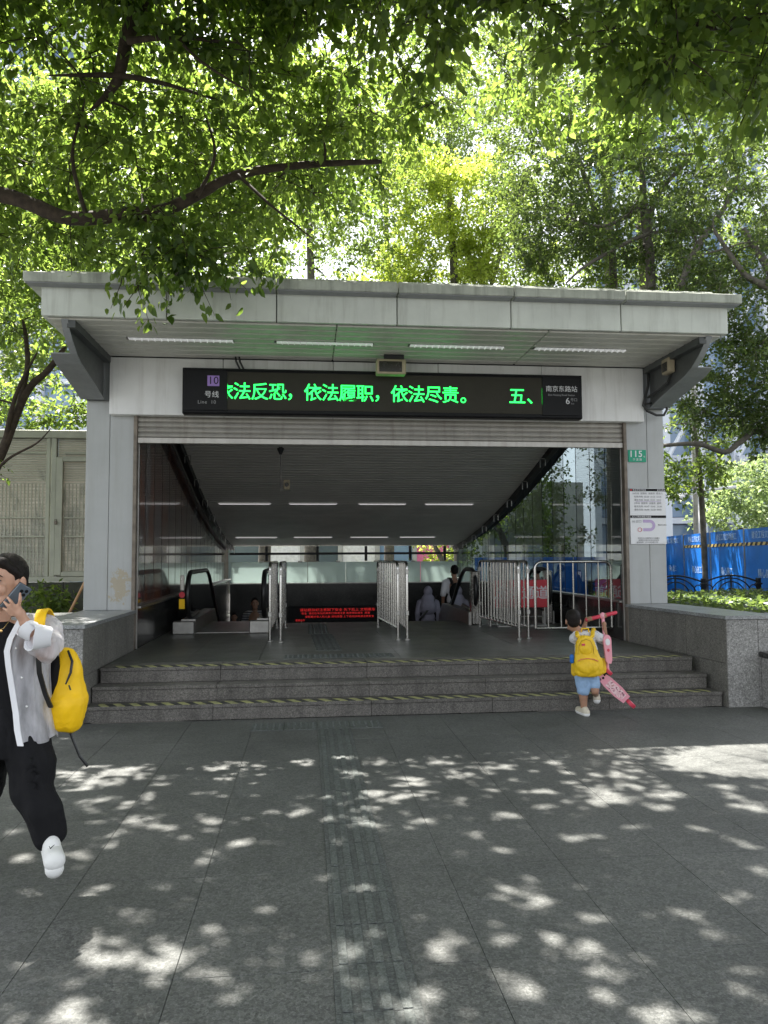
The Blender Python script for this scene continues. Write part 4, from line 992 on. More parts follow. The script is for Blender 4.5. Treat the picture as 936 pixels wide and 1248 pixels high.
# 1. overhanging tree from the left: trunk out of view, one long limb across the picture
lim = [at(a, b, 7.0) for a, b in ((0, 237), (40, 250), (85, 266), (150, 262), (200, 256), (240, 238), (290, 213), (370, 201), (465, 197))]
tA = tree('overhanging_tree', 'broadleaf tree on the left whose long bare limb sweeps over the canopy roof', 'tree', (-6.4, 6.2, 0),
    [([(-6.4, 6.2, 0), (-6.3, 6.3, 2.2), (-5.9, 6.4, 3.8), (-5.0, 6.7, 4.7), (-3.8, 6.9, 5.0)]+[tuple(p) for p in lim], [.24, .20, .18, .14, .11, .072, .068, .066, .062, .057, .05, .042, .033, .02]),
     ([(-5.9, 6.4, 3.8), (-5.2, 6.2, 5.6), (-3.6, 6.3, 6.6), (-1.6, 6.6, 7.3), (.2, 6.8, 7.9)], [.14, .11, .08, .05, .03]),
     ([at(110, 135, 6.9), at(142, 100, 6.7), at(155, 45, 6.6), at(178, -5, 6.6)], [.008, .045, .06, .068]),
     ([at(60, 92, 6.8), at(142, 92, 6.65), at(200, 102, 6.6), at(265, 122, 6.6)], [.006, .028, .020, .008]), ([at(240, 240, 6.9), at(262, 190, 6.9), at(250, 140, 6.9)], [.02, .015, .008]), ([at(105, 262, 6.9), at(88, 190, 6.9), at(105, 120, 6.9)], [.022, .016, .009]), ([at(290, 213, 6.95), at(330, 250, 6.7), at(380, 290, 6.6)], [.018, .012, .006]),
     ([at(155, 50, 6.15), at(215, 45, 6.1), at(275, 52, 6.1)], [.028, .02, .01]), ([at(215, 45, 6.1), at(245, 75, 6.0), at(300, 110, 6.0)], [.015, .012, .007])],
    [((-2.6, 7.9, 6.1), (2.2, 1.7, 1.2), 120), ((-.7, 7.6, 6.3), (1.8, 1.5, 1.1), 85), ((-4.9, 6.4, 6.4), (2.0, 2.4, 1.3), 80), ((-1.8, 5.2, 6.9), (2.7, 1.9, .7), 190), ((.5, 7.3, 6.8), (1.2, 1.4, .9), 40), ((-.1, 5.4, 7.2), (2.4, 1.9, .6), 190), ((1.0, 3.2, 6.1), (2.1, 1.5, .5), 130),
     ((-2.9, 9.8, 6.3), (2.2, 1.4, 1.4), 80), ((-1.6, 3.0, 6.0), (2.6, 1.9, .5), 190), ((-4.4, 4.0, 6.8), (1.8, 2.2, .9), 70), ((-.3, 9.6, 6.9), (1.6, 1.2, 1.1), 40), ((-1.2, 7.0, 4.5), (.5, .22, .28), 11), ((-3.6, 6.7, 7.2), (1.9, 1.6, .6), 100)],
    L_NEAR, m_bark, .088, 150, .55, hexa=True, droop=.8, gaps=True)
# hanging sprays in front of the roof edge: separate leaves
lm = [leaves_mesh('leaf', np.zeros((1, 3)), np.array([[0, 0, -1.]])+RNG.normal(size=(1, 3))*.2, np.array([[0, -1., .2]])+RNG.normal(size=(1, 3))*.5, np.array([.1]), np.array([.055]), L_NEAR, True, np.array([v])) for v in (.1, .3, .5, .7, .9, .4)]
tw = MB(); cnt = 0
for (a, b), (c, d), n in (((165, 318), (185, 402), 34), ((185, 330), (150, 375), 20), ((215, 300), (235, 360), 24), ((240, 320), (262, 385), 18), ((262, 320), (300, 352), 26), ((300, 300), (330, 350), 18), ((150, 320), (135, 376), 16), ((340, 300), (318, 356), 14)):
    p0_, p1_ = at(a, b, 7.05), at(c, d, 7.0); mid = p0_.lerp(p1_, .5)+Vector((random.uniform(-.05, .05), random.uniform(-.1, .1), .03)); tw.tube([p0_, mid, p1_], [.007, .005, .002], 4, False)
    for k in range(n):
        u = random.random()**.7; q = p0_.lerp(mid, u*2) if u < .5 else mid.lerp(p1_, u*2-1); q = q+Vector((random.gauss(0, .055), random.gauss(0, .09), random.gauss(-.01, .04)))
        o = link('leaf', random.choice(lm), tA, q-tA.location, (random.uniform(-.5, .5), random.uniform(-.7, .7), random.uniform(-2, 2))); sc = random.uniform(.7, 1.25); o.scale = (sc,)*3
o = tw.build('twig', m_bark, tA)
# 2. near tree on the right with big close leaves at the top of the view
tree('overhanging_tree', 'near broadleaf tree with large dark leaves hanging in at the upper right', 'tree', (6.6, 3.2, 0),
    [([(6.6, 3.2, 0), (6.5, 3.3, 2.5), (6.0, 3.7, 4.4), (4.8, 4.4, 5.3), (3.6, 4.9, 5.45), (2.9, 5.2, 5.6)], [.22, .2, .17, .11, .06, .03]),
     ([(6.0, 3.7, 4.4), (5.6, 5.0, 6.4), (4.4, 6.3, 7.8), (2.8, 7.3, 8.6)], [.15, .1, .06, .03]), ([(6.0, 3.7, 4.4), (4.8, 2.8, 6.2), (2.6, 2.4, 7.2)], [.13, .08, .04])],
    [((3.0, 4.9, 5.25), (.9, .8, .28), 18), ((1.4, 5.4, 5.8), (1.0, .7, .3), 12), ((4.6, 5.6, 6.7), (1.9, 1.9, .8), 60), ((1.9, 6.5, 8.2), (2.4, 2.0, .7), 190), ((3.6, 8.4, 7.7), (1.9, 1.4, 1.0), 55), ((2.2, 2.9, 6.1), (2.2, 1.7, .5), 140), ((4.6, 2.8, 6.4), (1.9, 1.8, .8), 80), ((3.6, 5.0, 7.6), (1.8, 1.5, .6), 90), ((-.2, 1.2, 7.2), (2.2, 1.2, .7), 45), ((3.0, .9, 6.8), (2., 1.2, .7), 40)],
    L_DARK if 0 else L_NEAR, m_bark, .10, 130, .55, hexa=True, droop=.9, gaps=True, group='near overhanging trees')
# 3. trees rising behind the roof on the right
def upx(px, Y, z=0): v = at(px, 345, Y); return (v.x, Y, z)
def spts(Y, *pp): return [tuple(at(a, b, Y+dy)) for a, b, dy in pp]
G3 = 'trees rising behind the station roof'
b_ = upx(742, 17); tree('street_tree', 'slender tree behind the roof with a bare trunk left of the glass tower', 'tree', b_,
    [([b_, tuple(at(748, 345, 17)), tuple(at(738, 300, 17)), tuple(at(720, 240, 17)), tuple(at(700, 170, 17)), tuple(at(690, 90, 17))], [.12, .09, .08, .065, .045, .02])],
    [((6.3, 17.5, 11.2), (1.9, 2, 2.4), 110), ((6.3, 17, 8.4), (1.4, 1.5, 1.0), 40), ((4.2, 18, 14.2), (2.3, 2, 1.4), 60)], L_MID, m_barkg, .10, 100, .6, G3, droop=.3)
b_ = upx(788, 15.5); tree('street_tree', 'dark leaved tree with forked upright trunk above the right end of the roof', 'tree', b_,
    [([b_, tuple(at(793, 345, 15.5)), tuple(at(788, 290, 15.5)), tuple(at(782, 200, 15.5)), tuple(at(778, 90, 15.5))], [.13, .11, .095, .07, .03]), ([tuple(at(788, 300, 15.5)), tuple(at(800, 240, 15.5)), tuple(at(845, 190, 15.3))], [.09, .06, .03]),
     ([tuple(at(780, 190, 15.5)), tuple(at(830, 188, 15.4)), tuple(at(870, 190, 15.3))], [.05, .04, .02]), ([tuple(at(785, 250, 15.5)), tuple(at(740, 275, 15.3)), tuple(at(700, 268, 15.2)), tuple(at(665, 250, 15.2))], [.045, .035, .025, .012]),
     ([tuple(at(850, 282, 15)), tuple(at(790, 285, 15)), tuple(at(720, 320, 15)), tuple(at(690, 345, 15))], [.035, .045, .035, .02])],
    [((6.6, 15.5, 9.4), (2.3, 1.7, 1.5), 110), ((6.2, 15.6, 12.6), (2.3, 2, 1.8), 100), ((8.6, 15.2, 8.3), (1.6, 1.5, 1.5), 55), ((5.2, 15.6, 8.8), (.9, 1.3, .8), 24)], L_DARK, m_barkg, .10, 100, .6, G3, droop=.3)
b_ = (9.2, 13.5, 0); tree('street_tree', 'dark tree leaning in from the right with a crooked low branch above the hoarding', 'tree', (10.8, 13.2, 0),
    [([(10.8, 13.2, 0), (10.6, 13.2, 3), (9.6, 13.4, 6), (8.6, 13.6, 8)], [.22, .18, .12, .05]), ([tuple(at(830, 350, 14)), tuple(at(850, 300, 14)), tuple(at(885, 250, 14)), tuple(at(900, 215, 14))], [.08, .07, .055, .04]),
     ([(10.6, 13.2, 3.0), tuple(at(936, 528, 13.2)), tuple(at(905, 537, 13)), tuple(at(884, 551, 13)), tuple(at(850, 541, 13)), tuple(at(808, 543, 13))], [.10, .06, .055, .05, .045, .03]),
     ([tuple(at(936, 350, 12.8)), tuple(at(915, 340, 12.8)), tuple(at(902, 328, 12.8)), tuple(at(870, 280, 12.8))], [.07, .06, .05, .03])],
    [((7.7, 13.2, 5.3), (1.0, .9, 1.5), 55), ((8.7, 13.4, 4.9), (1.0, 1.0, 1.3), 55), ((8.6, 13.6, 8.0), (1.7, 1.4, 1.7), 85), ((7.9, 14, 11.0), (2.4, 1.8, 1.8), 80), ((9.0, 13.0, 3.8), (.6, .7, .5), 14)],
    L_DARK, m_barkg, .09, 110, .5, G3, droop=.35)
b_ = upx(846, 19); tree('street_tree', 'light green tree between the pillar and the crooked branch, before the office building', 'tree', (9.6, 17.2, 0),
    [([(9.6, 17.2, 0), (9.55, 17.2, 3.2), (9.4, 17.2, 5)], [.07, .06, .03])], [((8.9, 17, 3.55), (1.1, .9, .62), 34), ((9.6, 17.3, 4.6), (1.2, .9, .6), 14)], L_MID, m_barkg, .13, 60, .5, G3, droop=.4)
tree('pale_bush_tree', 'pale sunlit bushy tree above the hoarding at the right edge', 'tree', (15.3, 25, 0), [([(15.3, 25, 0), (15.3, 25, 2.5)], [.2, .1])], [((15.6, 25, 3.3), (1.9, 1.4, 1.5), 70), ((16.6, 25, 4.4), (1.2, 1.2, .9), 24)], L_PALE, m_barkg, .16, 80, .5, droop=.2)
# 4. bright lime tree in the middle, sunlit
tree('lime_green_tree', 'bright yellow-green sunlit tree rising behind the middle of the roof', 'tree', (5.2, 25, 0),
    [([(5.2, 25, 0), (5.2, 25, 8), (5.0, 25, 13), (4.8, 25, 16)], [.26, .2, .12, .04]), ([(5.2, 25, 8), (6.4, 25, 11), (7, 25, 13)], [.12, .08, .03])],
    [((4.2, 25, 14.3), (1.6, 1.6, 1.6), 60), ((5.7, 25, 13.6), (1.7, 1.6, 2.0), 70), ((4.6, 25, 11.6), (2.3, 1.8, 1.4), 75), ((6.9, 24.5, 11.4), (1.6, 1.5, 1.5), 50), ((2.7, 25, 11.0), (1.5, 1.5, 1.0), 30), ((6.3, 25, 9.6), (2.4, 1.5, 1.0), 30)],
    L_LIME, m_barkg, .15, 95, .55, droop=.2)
# 5. backdrop trees
G5 = 'background trees behind the station'
for (x, y, z, r, n, m, lab) in ((-7.5, 15.5, 6.4, (3.2, 2, 2.6), 150, L_MID, 'leafy green tree behind the left mesh screen'), (-3.4, 17, 10.0, (3.6, 2.2, 3.2), 190, L_MID, 'tall leafy tree behind the left end of the roof'),
        (.1, 22.5, 13.4, (3.6, 2.4, 3.8), 180, L_MID, 'tall leafy tree left of the bright yellow-green one'), (-9.5, 21, 11.0, (4, 3, 4.5), 130, L_LIME, 'yellow-green tree at the far left behind the others'),
        (10.5, 22, 13.0, (4, 3, 4.5), 150, L_MID, 'broad tree above the right end of the roof farther back'), (3.4, 31, 18.5, (6.5, 3, 6.5), 300, L_MID, 'tall far tree filling the sky above the middle'),
        (6.3, 31.5, 20.5, (2.8, 2, 3.4), 130, L_MID, 'far crown closing the gap above the bright yellow-green tree'), (8.5, 20, 17, (4, 3, 3.0), 120, L_MID, 'high crown filling the upper right background'), (-1.5, 26, 8.5, (4, 2, 3.0), 90, L_LIME, 'low bright tree just above the roof left of centre')):
    tree('background_tree', lab, 'tree', (x, y, 0), [([(x, y, 0), (x+.1, y, z*.5), (x-.1, y, z)], [.22, .17, .06])], [((x, y, z), r, n)], m, m_barkg, .14, 85, .7, G5, droop=.25)
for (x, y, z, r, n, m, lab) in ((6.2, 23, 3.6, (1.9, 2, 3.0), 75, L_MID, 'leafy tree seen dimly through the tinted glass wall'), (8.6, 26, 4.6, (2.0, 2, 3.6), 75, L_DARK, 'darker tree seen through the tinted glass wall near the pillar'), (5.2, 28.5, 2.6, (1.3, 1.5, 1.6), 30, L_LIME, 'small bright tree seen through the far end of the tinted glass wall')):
    tree('garden_tree', lab, 'tree', (x, y, 0), [([(x, y, 0), (x+.15, y, z*.4), (x-.3, y, z*.8), (x+.2, y, z)], [.13, .11, .08, .03])], [((x, y, z), r, n)], m, m_barkg, .15, 70, .6, 'trees seen through the right glass wall', droop=.3)
t = thing('hoarding', 'dark blue hoarding seen low through the tinted glass wall', 'hoarding', (8, 21.5, 0))
for k in range(6): MB().cbox(4.9+k*1.0, 5.87+k*1.0, 21.5, 21.53, .1, 1.5, .01).build('blue_panel', m_blue, t)
# 6. small forked tree by the left fence
tr = [tuple(at(a, b, 10.2)) for a, b in ((-30, 640), (-8, 575), (5, 545), (22, 500), (38, 470), (58, 452), (78, 425))]
tree('forked_tree', 'small dark forked tree in front of the mesh screen at the left edge', 'tree', (tr[0][0]-.2, 10.2, 0), [([(tr[0][0]-.2, 10.2, 0)]+tr, [.10, .085, .07, .062, .055, .048, .042, .03]),
    ([tr[3], tuple(at(33, 450, 10.2)), tuple(at(32, 415, 10.2)), tuple(at(28, 390, 10.2))], [.045, .035, .03, .015]), ([tr[2], tuple(at(14, 500, 10.1)), tuple(at(24, 470, 10.1)), tuple(at(45, 430, 10.1))], [.04, .03, .025, .012]),
    ([tuple(at(-5, 572, 10)), tuple(at(15, 556, 10)), tuple(at(45, 540, 10)), tuple(at(62, 522, 10))], [.022, .018, .012, .006])],
    [((-4.3, 10.3, 5.4), (1.4, .9, .9), 55), ((-3.3, 10.4, 5.2), (.5, .6, .8), 14), ((-5.2, 10.3, 4.2), (.9, .8, .9), 22), ((-4.4, 9.9, 2.7), (.28, .3, .25), 4), ((-3.4, 12, 4.1), (.7, .5, .5), 16), ((-4.6, 12.2, 3.9), (.9, .5, .4), 16)], L_NEAR, m_bark, .085, 90, .4, droop=.5)
# 7. shrubs and ground cover
tree('shrub', 'glossy leafed shrub growing at the foot of the mesh screen wall', 'shrub', (-3.45, 10.5, .3), [([(-3.45, 10.5, .3), (-3.4, 10.5, .8)], [.03, .02])], [((-3.45, 10.45, .95), (.26, .2, .3), 12)], L_MID, m_bark, .10, 34, .22, droop=.4, brad=.008)
N = 15000; px_ = RNG.uniform(4.93, 9.1, N); py_ = RNG.uniform(7.62, 12.9, N); pz_ = .81+RNG.random(N)**2*.10+.03*np.sin(px_*3)*np.sin(py_*2.3); dr = RNG.normal(size=(N, 3)); dr[:, 2] = abs(dr[:, 2])*.3; nr = RNG.normal(size=(N, 3))*.4; nr[:, 2] += 1
o = link('ground_cover', leaves_mesh('ground_cover', np.stack([px_, py_, pz_], 1), dr, nr, RNG.uniform(.06, .12, N), RNG.uniform(.04, .07, N), L_DARK, False)); tag(o, 'low leafy ground cover in the planter behind the right stone wall', kind='stuff')


# ================================================================== people
def frame(fwd):       # local axes from a facing direction: side (their left), forward, up
    f = Vector((fwd[0], fwd[1], 0)).normalized(); return Vector((-f.y, f.x, 0)), f, Vector((0, 0, 1))
def rotm(s, f, u): return Matrix((s, f, u)).transposed()
def head_prims(mb, c, s, f, u, k=1.):
    R = rotm(s, f, u); P = lambda a, b, d: c+s*a*k+f*b*k+u*d*k
    mb.ell(P(0, -.008, .025), (.074*k, .092*k, .098*k), R); mb.ell(P(0, .018, -.045), (.058*k, .066*k, .075*k), R)
    mb.ell(P(0, .062, -.098), (.024*k, .022*k, .020*k), R)
    for q in (-1, 1): mb.ell(P(q*.034, .058, -.03), (.026*k, .022*k, .028*k), R); mb.ell(P(q*.036, .045, -.078), (.026*k, .028*k, .026*k), R)
    mb.cap_(P(0, .083, .015), P(0, .104, -.030), .008*k, .012*k); mb.ell(P(0, .078, .036), (.042*k, .010*k, .010*k), R)
    for q in (-1, 1): mb.ell(P(q*.010, .094, -.036), (.009*k, .010*k, .008*k), R)
    mb.ell(P(0, .070, -.068), (.027*k, .018*k, .020*k), R)
    for q in (-1, 1): mb.ell(P(q*.078, -.008, -.008), (.010*k, .020*k, .032*k), R, 10, 8)
def face_parts(c, s, f, u, t, k=1.):
    P = lambda a, b, d: c+s*a*k+f*b*k+u*d*k; R = rotm(s, f, u)
    for q in (-1, 1):
        MB().ell(P(q*.031, .0755, .010), (.0145*k, .008*k, .0065*k), R).build('eye', m_eye, t, True)
        MB().ell(P(q*.030, .0815, .010), (.0062*k, .003*k, .0062*k), R).build('iris', m_black, t, True)
        MB().tube([P(q*.014, .083, .012), P(q*.024, .0845, .0175), P(q*.036, .0825, .0175), P(q*.048, .073, .011)], .0018*k, 5).build('eyelid_line', m_hair, t, True)
        MB().tube([P(q*.013, .0885, .030), P(q*.028, .0885, .036), P(q*.044, .078, .033), P(q*.053, .068, .026)], [.0025*k, .0036*k, .003*k, .001*k], 6).build('eyebrow', m_hair, t, True)
    m = MB(); m.ell(P(0, .0850, -.0625), (.019*k, .0055*k, .0038*k), R); m.ell(P(0, .0845, -.0700), (.016*k, .0055*k, .0046*k), R); m.build('lips', m_skinl, t, True)
def hand_prims(mb, wrist, palm, knuckles, mids, tips, thumb, r=.0085):
    """palm wedge plus four bent fingers (knuckle, middle joint, tip) and a thumb from the palm's side"""
    mb.cap_(wrist, palm, r*2.6, r*2.9)
    for k, m_, t_ in zip(knuckles, mids, tips): mb.cap_(palm, k, r*1.7, r*1.25); mb.cap_(k, m_, r*1.12, r, 10); mb.cap_(m_, t_, r, r*.78, 10)
    mb.cap_(thumb[0], thumb[1], r*1.5, r*1.2); mb.cap_(thumb[1], thumb[2], r*1.15, r*.9)

def loft(secs, pw=2.4, n=20):     # cross-sections (centre, half width, half depth), softly squared
    v = []; f = []
    for c, a, b in secs:
        for q in range(n):
            th = 2*PI*q/n; cs, sn = math.cos(th), math.sin(th); v.append(c+Vector((a*math.copysign(abs(cs)**(2/pw), cs), b*math.copysign(abs(sn)**(2/pw), sn), 0)))
    m_ = len(secs)
    for i in range(m_-1):
        for q in range(n): f.append((i*n+q, i*n+(q+1) % n, (i+1)*n+(q+1) % n, (i+1)*n+q))
    return MB().add(v, f+[tuple(range(n)), tuple((m_-1)*n+q for q in range(n))])
# ---- woman on the phone, left foreground
W = lambda px, py, dy=0.: at(px, py, 3.75+dy)
tw_ = MB(); hc = W(4.5, 710); s_, f_, u_ = frame((-.32, -.95)); 
if s_.x < 0: s_ = -s_
K = 1.08; head_prims(tw_, hc, s_, f_, u_, K)
tw_.cap_(W(-1, 738, .02), W(-3, 768, .03), .050, .060)
TS = [(757, .055, .06), (763, .12, .080), (775, .160, .103), (798, .166, .116), (822, .156, .112), (848, .148, .110), (872, .160, .117), (898, .178, .125), (915, .165, .118)]
lo = loft([(W(-3, a, .02), b*.95, c*.95) for a, b, c in TS], 2.2); tw_.add(lo.v, lo.f)
for a, b in ((-2, 40), (-4, -46)): tw_.cap_(W(a, 768, .03), W(b, 771, .03), .052, .055)
EL = W(55, 796, -.10); WR = W(30, 758, -.19)
tw_.cap_(W(48, 773, .02), EL, .052, .042); tw_.cap_(EL, WR, .040, .025)
tw_.cap_(W(-50, 773, .02), W(-62, 830, .06), .050, .040); tw_.cap_(W(-62, 830, .06), W(-58, 885, -.02), .038, .026)
hand_prims(tw_, W(-58, 885, -.02), W(-58, 900, -.04), [W(-62, 908, -.06), W(-59, 910, -.05), W(-56, 910, -.03), W(-53, 909, -.02)], [W(-62, 914, -.07), W(-59, 917, -.06), W(-56, 917, -.04), W(-53, 914, -.03)], [W(-61, 918, -.06), W(-58, 921, -.05), W(-55, 921, -.03), W(-52, 917, -.02)], [W(-55, 895, -.05), W(-51, 901, -.07), W(-50, 906, -.07)])
hand_prims(tw_, WR, W(24, 747, -.205), [W(23, 739, -.215), W(18, 740, -.222), W(14.5, 744, -.222), W(13.5, 749, -.218)],
           [W(24.5, 731, -.225), W(13.5, 733, -.235), W(9.5, 738, -.232), W(8.5, 744, -.225)], [W(24.5, 723, -.215), W(9, 728, -.222), W(5, 733.5, -.220), W(4, 741, -.21)],
           [W(27, 748, -.175), W(22, 738, -.150), W(19, 731, -.145)], .0082)
KN = W(41, 960, -.06); AN = W(60, 1021, -.07)
tw_.cap_(W(24, 900, .02), KN, .085, .058); tw_.cap_(KN, AN, .056, .032); tw_.cap_(AN, W(66, 1046, -.20), .032, .026); tw_.ell(AN+Vector((0, .02, -.02)), (.03, .035, .03))
KN2 = W(-24, 960, .08); AN2 = W(-30, 1012, .36); tw_.cap_(W(-26, 900, .03), KN2, .085, .058); tw_.cap_(KN2, AN2, .056, .032); tw_.cap_(AN2, AN2+Vector((.02, -.15, -.09)), .032, .025)
wm = voxel('person', tw_, m_skin, .0052, smooth=3)
bb_ = Vector((W(30, 1050).x, 3.75, 0)); wm.data.transform(Matrix.Translation(-bb_)); wm.location = bb_
tag(wm, 'woman in black with an open sheer white shirt walking and talking on a phone', 'person')
face_parts(hc, s_, f_, u_, wm, K)
R_ = rotm(s_, f_, u_); hm = MB(); Ph = lambda a, b, d: hc+s_*a*K+f_*b*K+u_*d*K
hm.ell(Ph(0, -.026, .040), (.083*K, .094*K, .094*K), R_); hm.ell(Ph(0, -.050, -.010), (.074*K, .066*K, .072*K), R_); hm.ell(Ph(0, -.085, -.03), (.045*K, .035*K, .05*K), R_)
hm.cap_(Ph(-.035, .050, .088), Ph(.035, .050, .088), .026*K, .026*K)
for q in (-1, 1): hm.cap_(Ph(q*.034, .056, .088), Ph(q*.070, .010, .045), .022*K, .017*K); hm.cap_(Ph(q*.070, .010, .045), Ph(q*.074, -.022, .010), .016*K, .016*K)
ho = voxel('hair', hm, m_hair, .005, wm, 4)
for v in ho.data.vertices: p = v.co; v.co += v.normal*.0016*noise.noise(Vector((p.x*70, p.y*70, p.z*12)))
em = MB(); em.ell(Ph(.094, -.006, -.004), (.010, .021, .033), R_); em.ell(Ph(.090, .004, -.03), (.010, .012, .014), R_); voxel('ear', em, m_skin, .004, wm, 2)
# black top, necklace
bt = loft([(W(-3, a, .02), b*1.03, c*1.04) for a, b, c in TS[:-2]], 2.2)
for a in (-36, 32): bt.cap_(W(a, 772, .02), W(a*.7, 790, .02), .058, .07)
voxel('black_top', bt, m_blkcl, .006, wm, 5)
MB().tube([W(-22, 752, -.075), W(-14, 760, -.115), W(-2, 768, -.128), (W(4, 766, -.125)), W(11, 757, -.095), W(15, 750, -.06)], .0009, 5).build('necklace', m_gold, wm, True)
MB().ell(W(1.5, 769, -.132), (.006, .003, .007)).build('pendant', m_gold, wm, True)
# trousers
tr_ = loft([(W(-2, a, .02), b, c) for a, b, c in ((855, .150, .113), (862, .162, .122), (880, .186, .132), (900, .212, .142), (918, .205, .138))], 2.2)
for c in ([(28, 898, .0, .118), (41, 930, -.02, .112), (40, 960, -.05, .094), (53, 990, -.075, .093), (60, 1014, -.075, .078)], [(-28, 898, .02, .118), (-22, 930, .04, .118), (-22, 962, .08, .094), (-26, 990, .22, .088), (-30, 1006, .34, .075)]):
    for (a, b, d, r), (a2, b2, d2, r2) in zip(c, c[1:]): tr_.cap_(W(a, b, d), W(a2, b2, d2), r*.97, r2*.97)
tp = voxel('trousers', tr_, m_blkcl, .0075, wm, 4)
for v in tp.data.vertices:      # soft vertical creases
    p = v.co; v.co += v.normal*(.006*math.sin(p.x*55+p.z*7)+.013*(noise.noise(Vector((p.x*11, p.y*11, p.z*5)))+.4*noise.noise(Vector((p.x*30, p.y*30, p.z*14+p.x*10)))))
# hem opening ring
# sheer open shirt: a curved sheet from the placket round the side to the back
rows = [(745, 31, 47, .07), (752, 27, 56, .095), (764, 22, 60, .11), (776, 17.5, 62, .125), (790, 15.5, 60, .135), (808, 18.5, 58, .14), (827, 22, 58, .142), (845, 25, 59, .145), (863, 27.5, 60, .15), (882, 31, 63.5, .185), (899, 34.5, 66.5, .20)]
for sg in (1, -1):
    nv = 26; sv = []; sf = []
    for j, (py, xa, xb, dp) in enumerate(rows):
        c = W(-2, py, .03); A = W(xa, py).x-c.x; B_ = (W(xb, py).x-c.x); th0 = math.asin(max(-.99, min(.99, A/B_)))
        for i in range(nv):
            th = th0+(PI*.98-th0)*i/(nv-1); x = B_*math.sin(th); y = c.y-dp*math.cos(th)*(1.0 if math.cos(th) > 0 else .9)
            w_ = .5+j/len(rows); y += .012*w_*math.sin(i*1.7+j*.35); x += .008*w_*math.sin(i*2.3+j*.6+sg)
            z = c.z+(.012*math.sin(i*.9) if j == len(rows)-1 else 0)+(-.02*(1-math.cos(th)) if j == 0 else 0); sv.append((c.x+sg*x, y, z))
    for j in range(len(rows)-1):
        for i in range(nv-1): sf.append((j*nv+i, j*nv+i+1, (j+1)*nv+i+1, (j+1)*nv+i))
    sh_ = MB().add(sv, sf).build('open_shirt', m_sheer, wm, True); md = sh_.modifiers.new('s', 'SUBSURF'); md.levels = md.render_levels = 2
    pk = []
    for j in range(len(rows)):
        p = Vector(sv[j*nv]); pk += [p+Vector((-.003*sg, -.005, 0)), p+Vector((.026*sg, -.013, 0)), p+Vector((.026*sg, -.006, 0)), p+Vector((-.003*sg, .003, 0))]
    pf = [(j*4+a, j*4+(a+1) % 4, (j+1)*4+(a+1) % 4, (j+1)*4+a) for j in range(len(rows)-1) for a in range(4)]
    MB().add(pk, pf).build('placket', m_whcl, wm, True)
rs = MB(); rs.cap_(W(-46, 765, .02), W(-58, 775, .03), .052, .066); rs.cap_(W(-58, 775, .03), W(-63, 830, .06), .066, .060); rs.cap_(W(-63, 830, .06), W(-59, 880, -.01), .060, .045); voxel('sleeve', rs, m_sheer, .008, wm, 5)
for py, xa in ((790, 18), (826, 25), (861, 31)): MB().ell(W(xa+1.5, py, -.115), (.005, .003, .005)).build('button', m_sole, wm, True)
sl_ = MB(); sl_.cap_(W(44, 758, .02), W(58, 765, .02), .048, .066); sl_.cap_(W(58, 765, .02), W(62, 785, -.06), .066, .064); sl_.cap_(W(62, 785, -.06), W(57, 798, -.10), .064, .045); sl_.cap_(W(57, 796, -.10), W(44, 784, -.16), .048, .046)
slo = voxel('sleeve', sl_, m_sheer, .008, wm, 6)
for v in slo.data.vertices: p = v.co; v.co += v.normal*(.016*noise.noise(Vector((p.x*13, p.y*13, p.z*8)))+.007*noise.noise(Vector((p.x*34+p.z*20, p.y*30, p.z*12))))
cf = MB()
def cone(mb, p0, p1, r0_, r1_, sq=.8, n=18, th=.004):
    p0, p1 = Vector(p0), Vector(p1); t_ = (p1-p0).normalized(); a = t_.cross(Vector((0, 1, 0))).normalized(); b = t_.cross(a)
    rings = [(p0, r0_), (p0.lerp(p1, .5), (r0_+r1_)*.5*1.04), (p1, r1_), (p1, r1_-th), (p0.lerp(p1, .5), (r0_+r1_)*.5*1.04-th), (p0, r0_-th)]
    v = [p+a*r*math.cos(q*2*PI/n)+b*r*sq*math.sin(q*2*PI/n)+t_*.006*math.sin(q*2*PI/n*3) for p, r in rings for q in range(n)]; m_ = len(rings)
    mb.add(v, [(i*n+q, i*n+(q+1) % n, ((i+1) % m_)*n+(q+1) % n, ((i+1) % m_)*n+q) for i in range(m_) for q in range(n)])
cone(cf, W(26, 764, -.195), W(40, 770, -.18), .040, .046, .8); cone(cf, W(36, 776.5, -.215), W(59, 776, -.15), .062, .047, .75)
cf.build('cuff', m_whcl, wm, True)
# foot: white sock and slide with a small mark
MB().ell(AN.lerp(W(66, 1046, -.20), .5), (.040, .040, .055)).build('sock', m_sole, wm, True)
ft = MB(); a_, b_ = W(61, 1027, -.03), W(66.5, 1049, -.22); ft.cap_(a_+Vector((0, 0, -.01)), b_, .043, .046)
sk_ = voxel('slide_sandal', ft, m_sole, .005, wm, 3)
MB().cap_(a_+Vector((0, .03, -.04)), b_+Vector((0, .0, -.035)), .036, .040).build('sandal_sole', m_sole, wm, True)
ck = [W(60.0, 1031.5, -.20), W(61.2, 1034.0, -.205), W(66.5, 1029.5, -.19), W(61.8, 1031.8, -.205), W(61.2, 1030.0, -.20)]
MB().tube([W(55, 1040, -.10), W(57, 1041, -.20), W(62, 1042, -.245), W(68, 1040, -.235), W(73, 1036, -.16)], .0018, 5).build('strap_edge', m_greyp, wm, True)
MB().tube(ck[:3], [.0016, .0034, .001], 5).build('check_mark', m_black, wm)
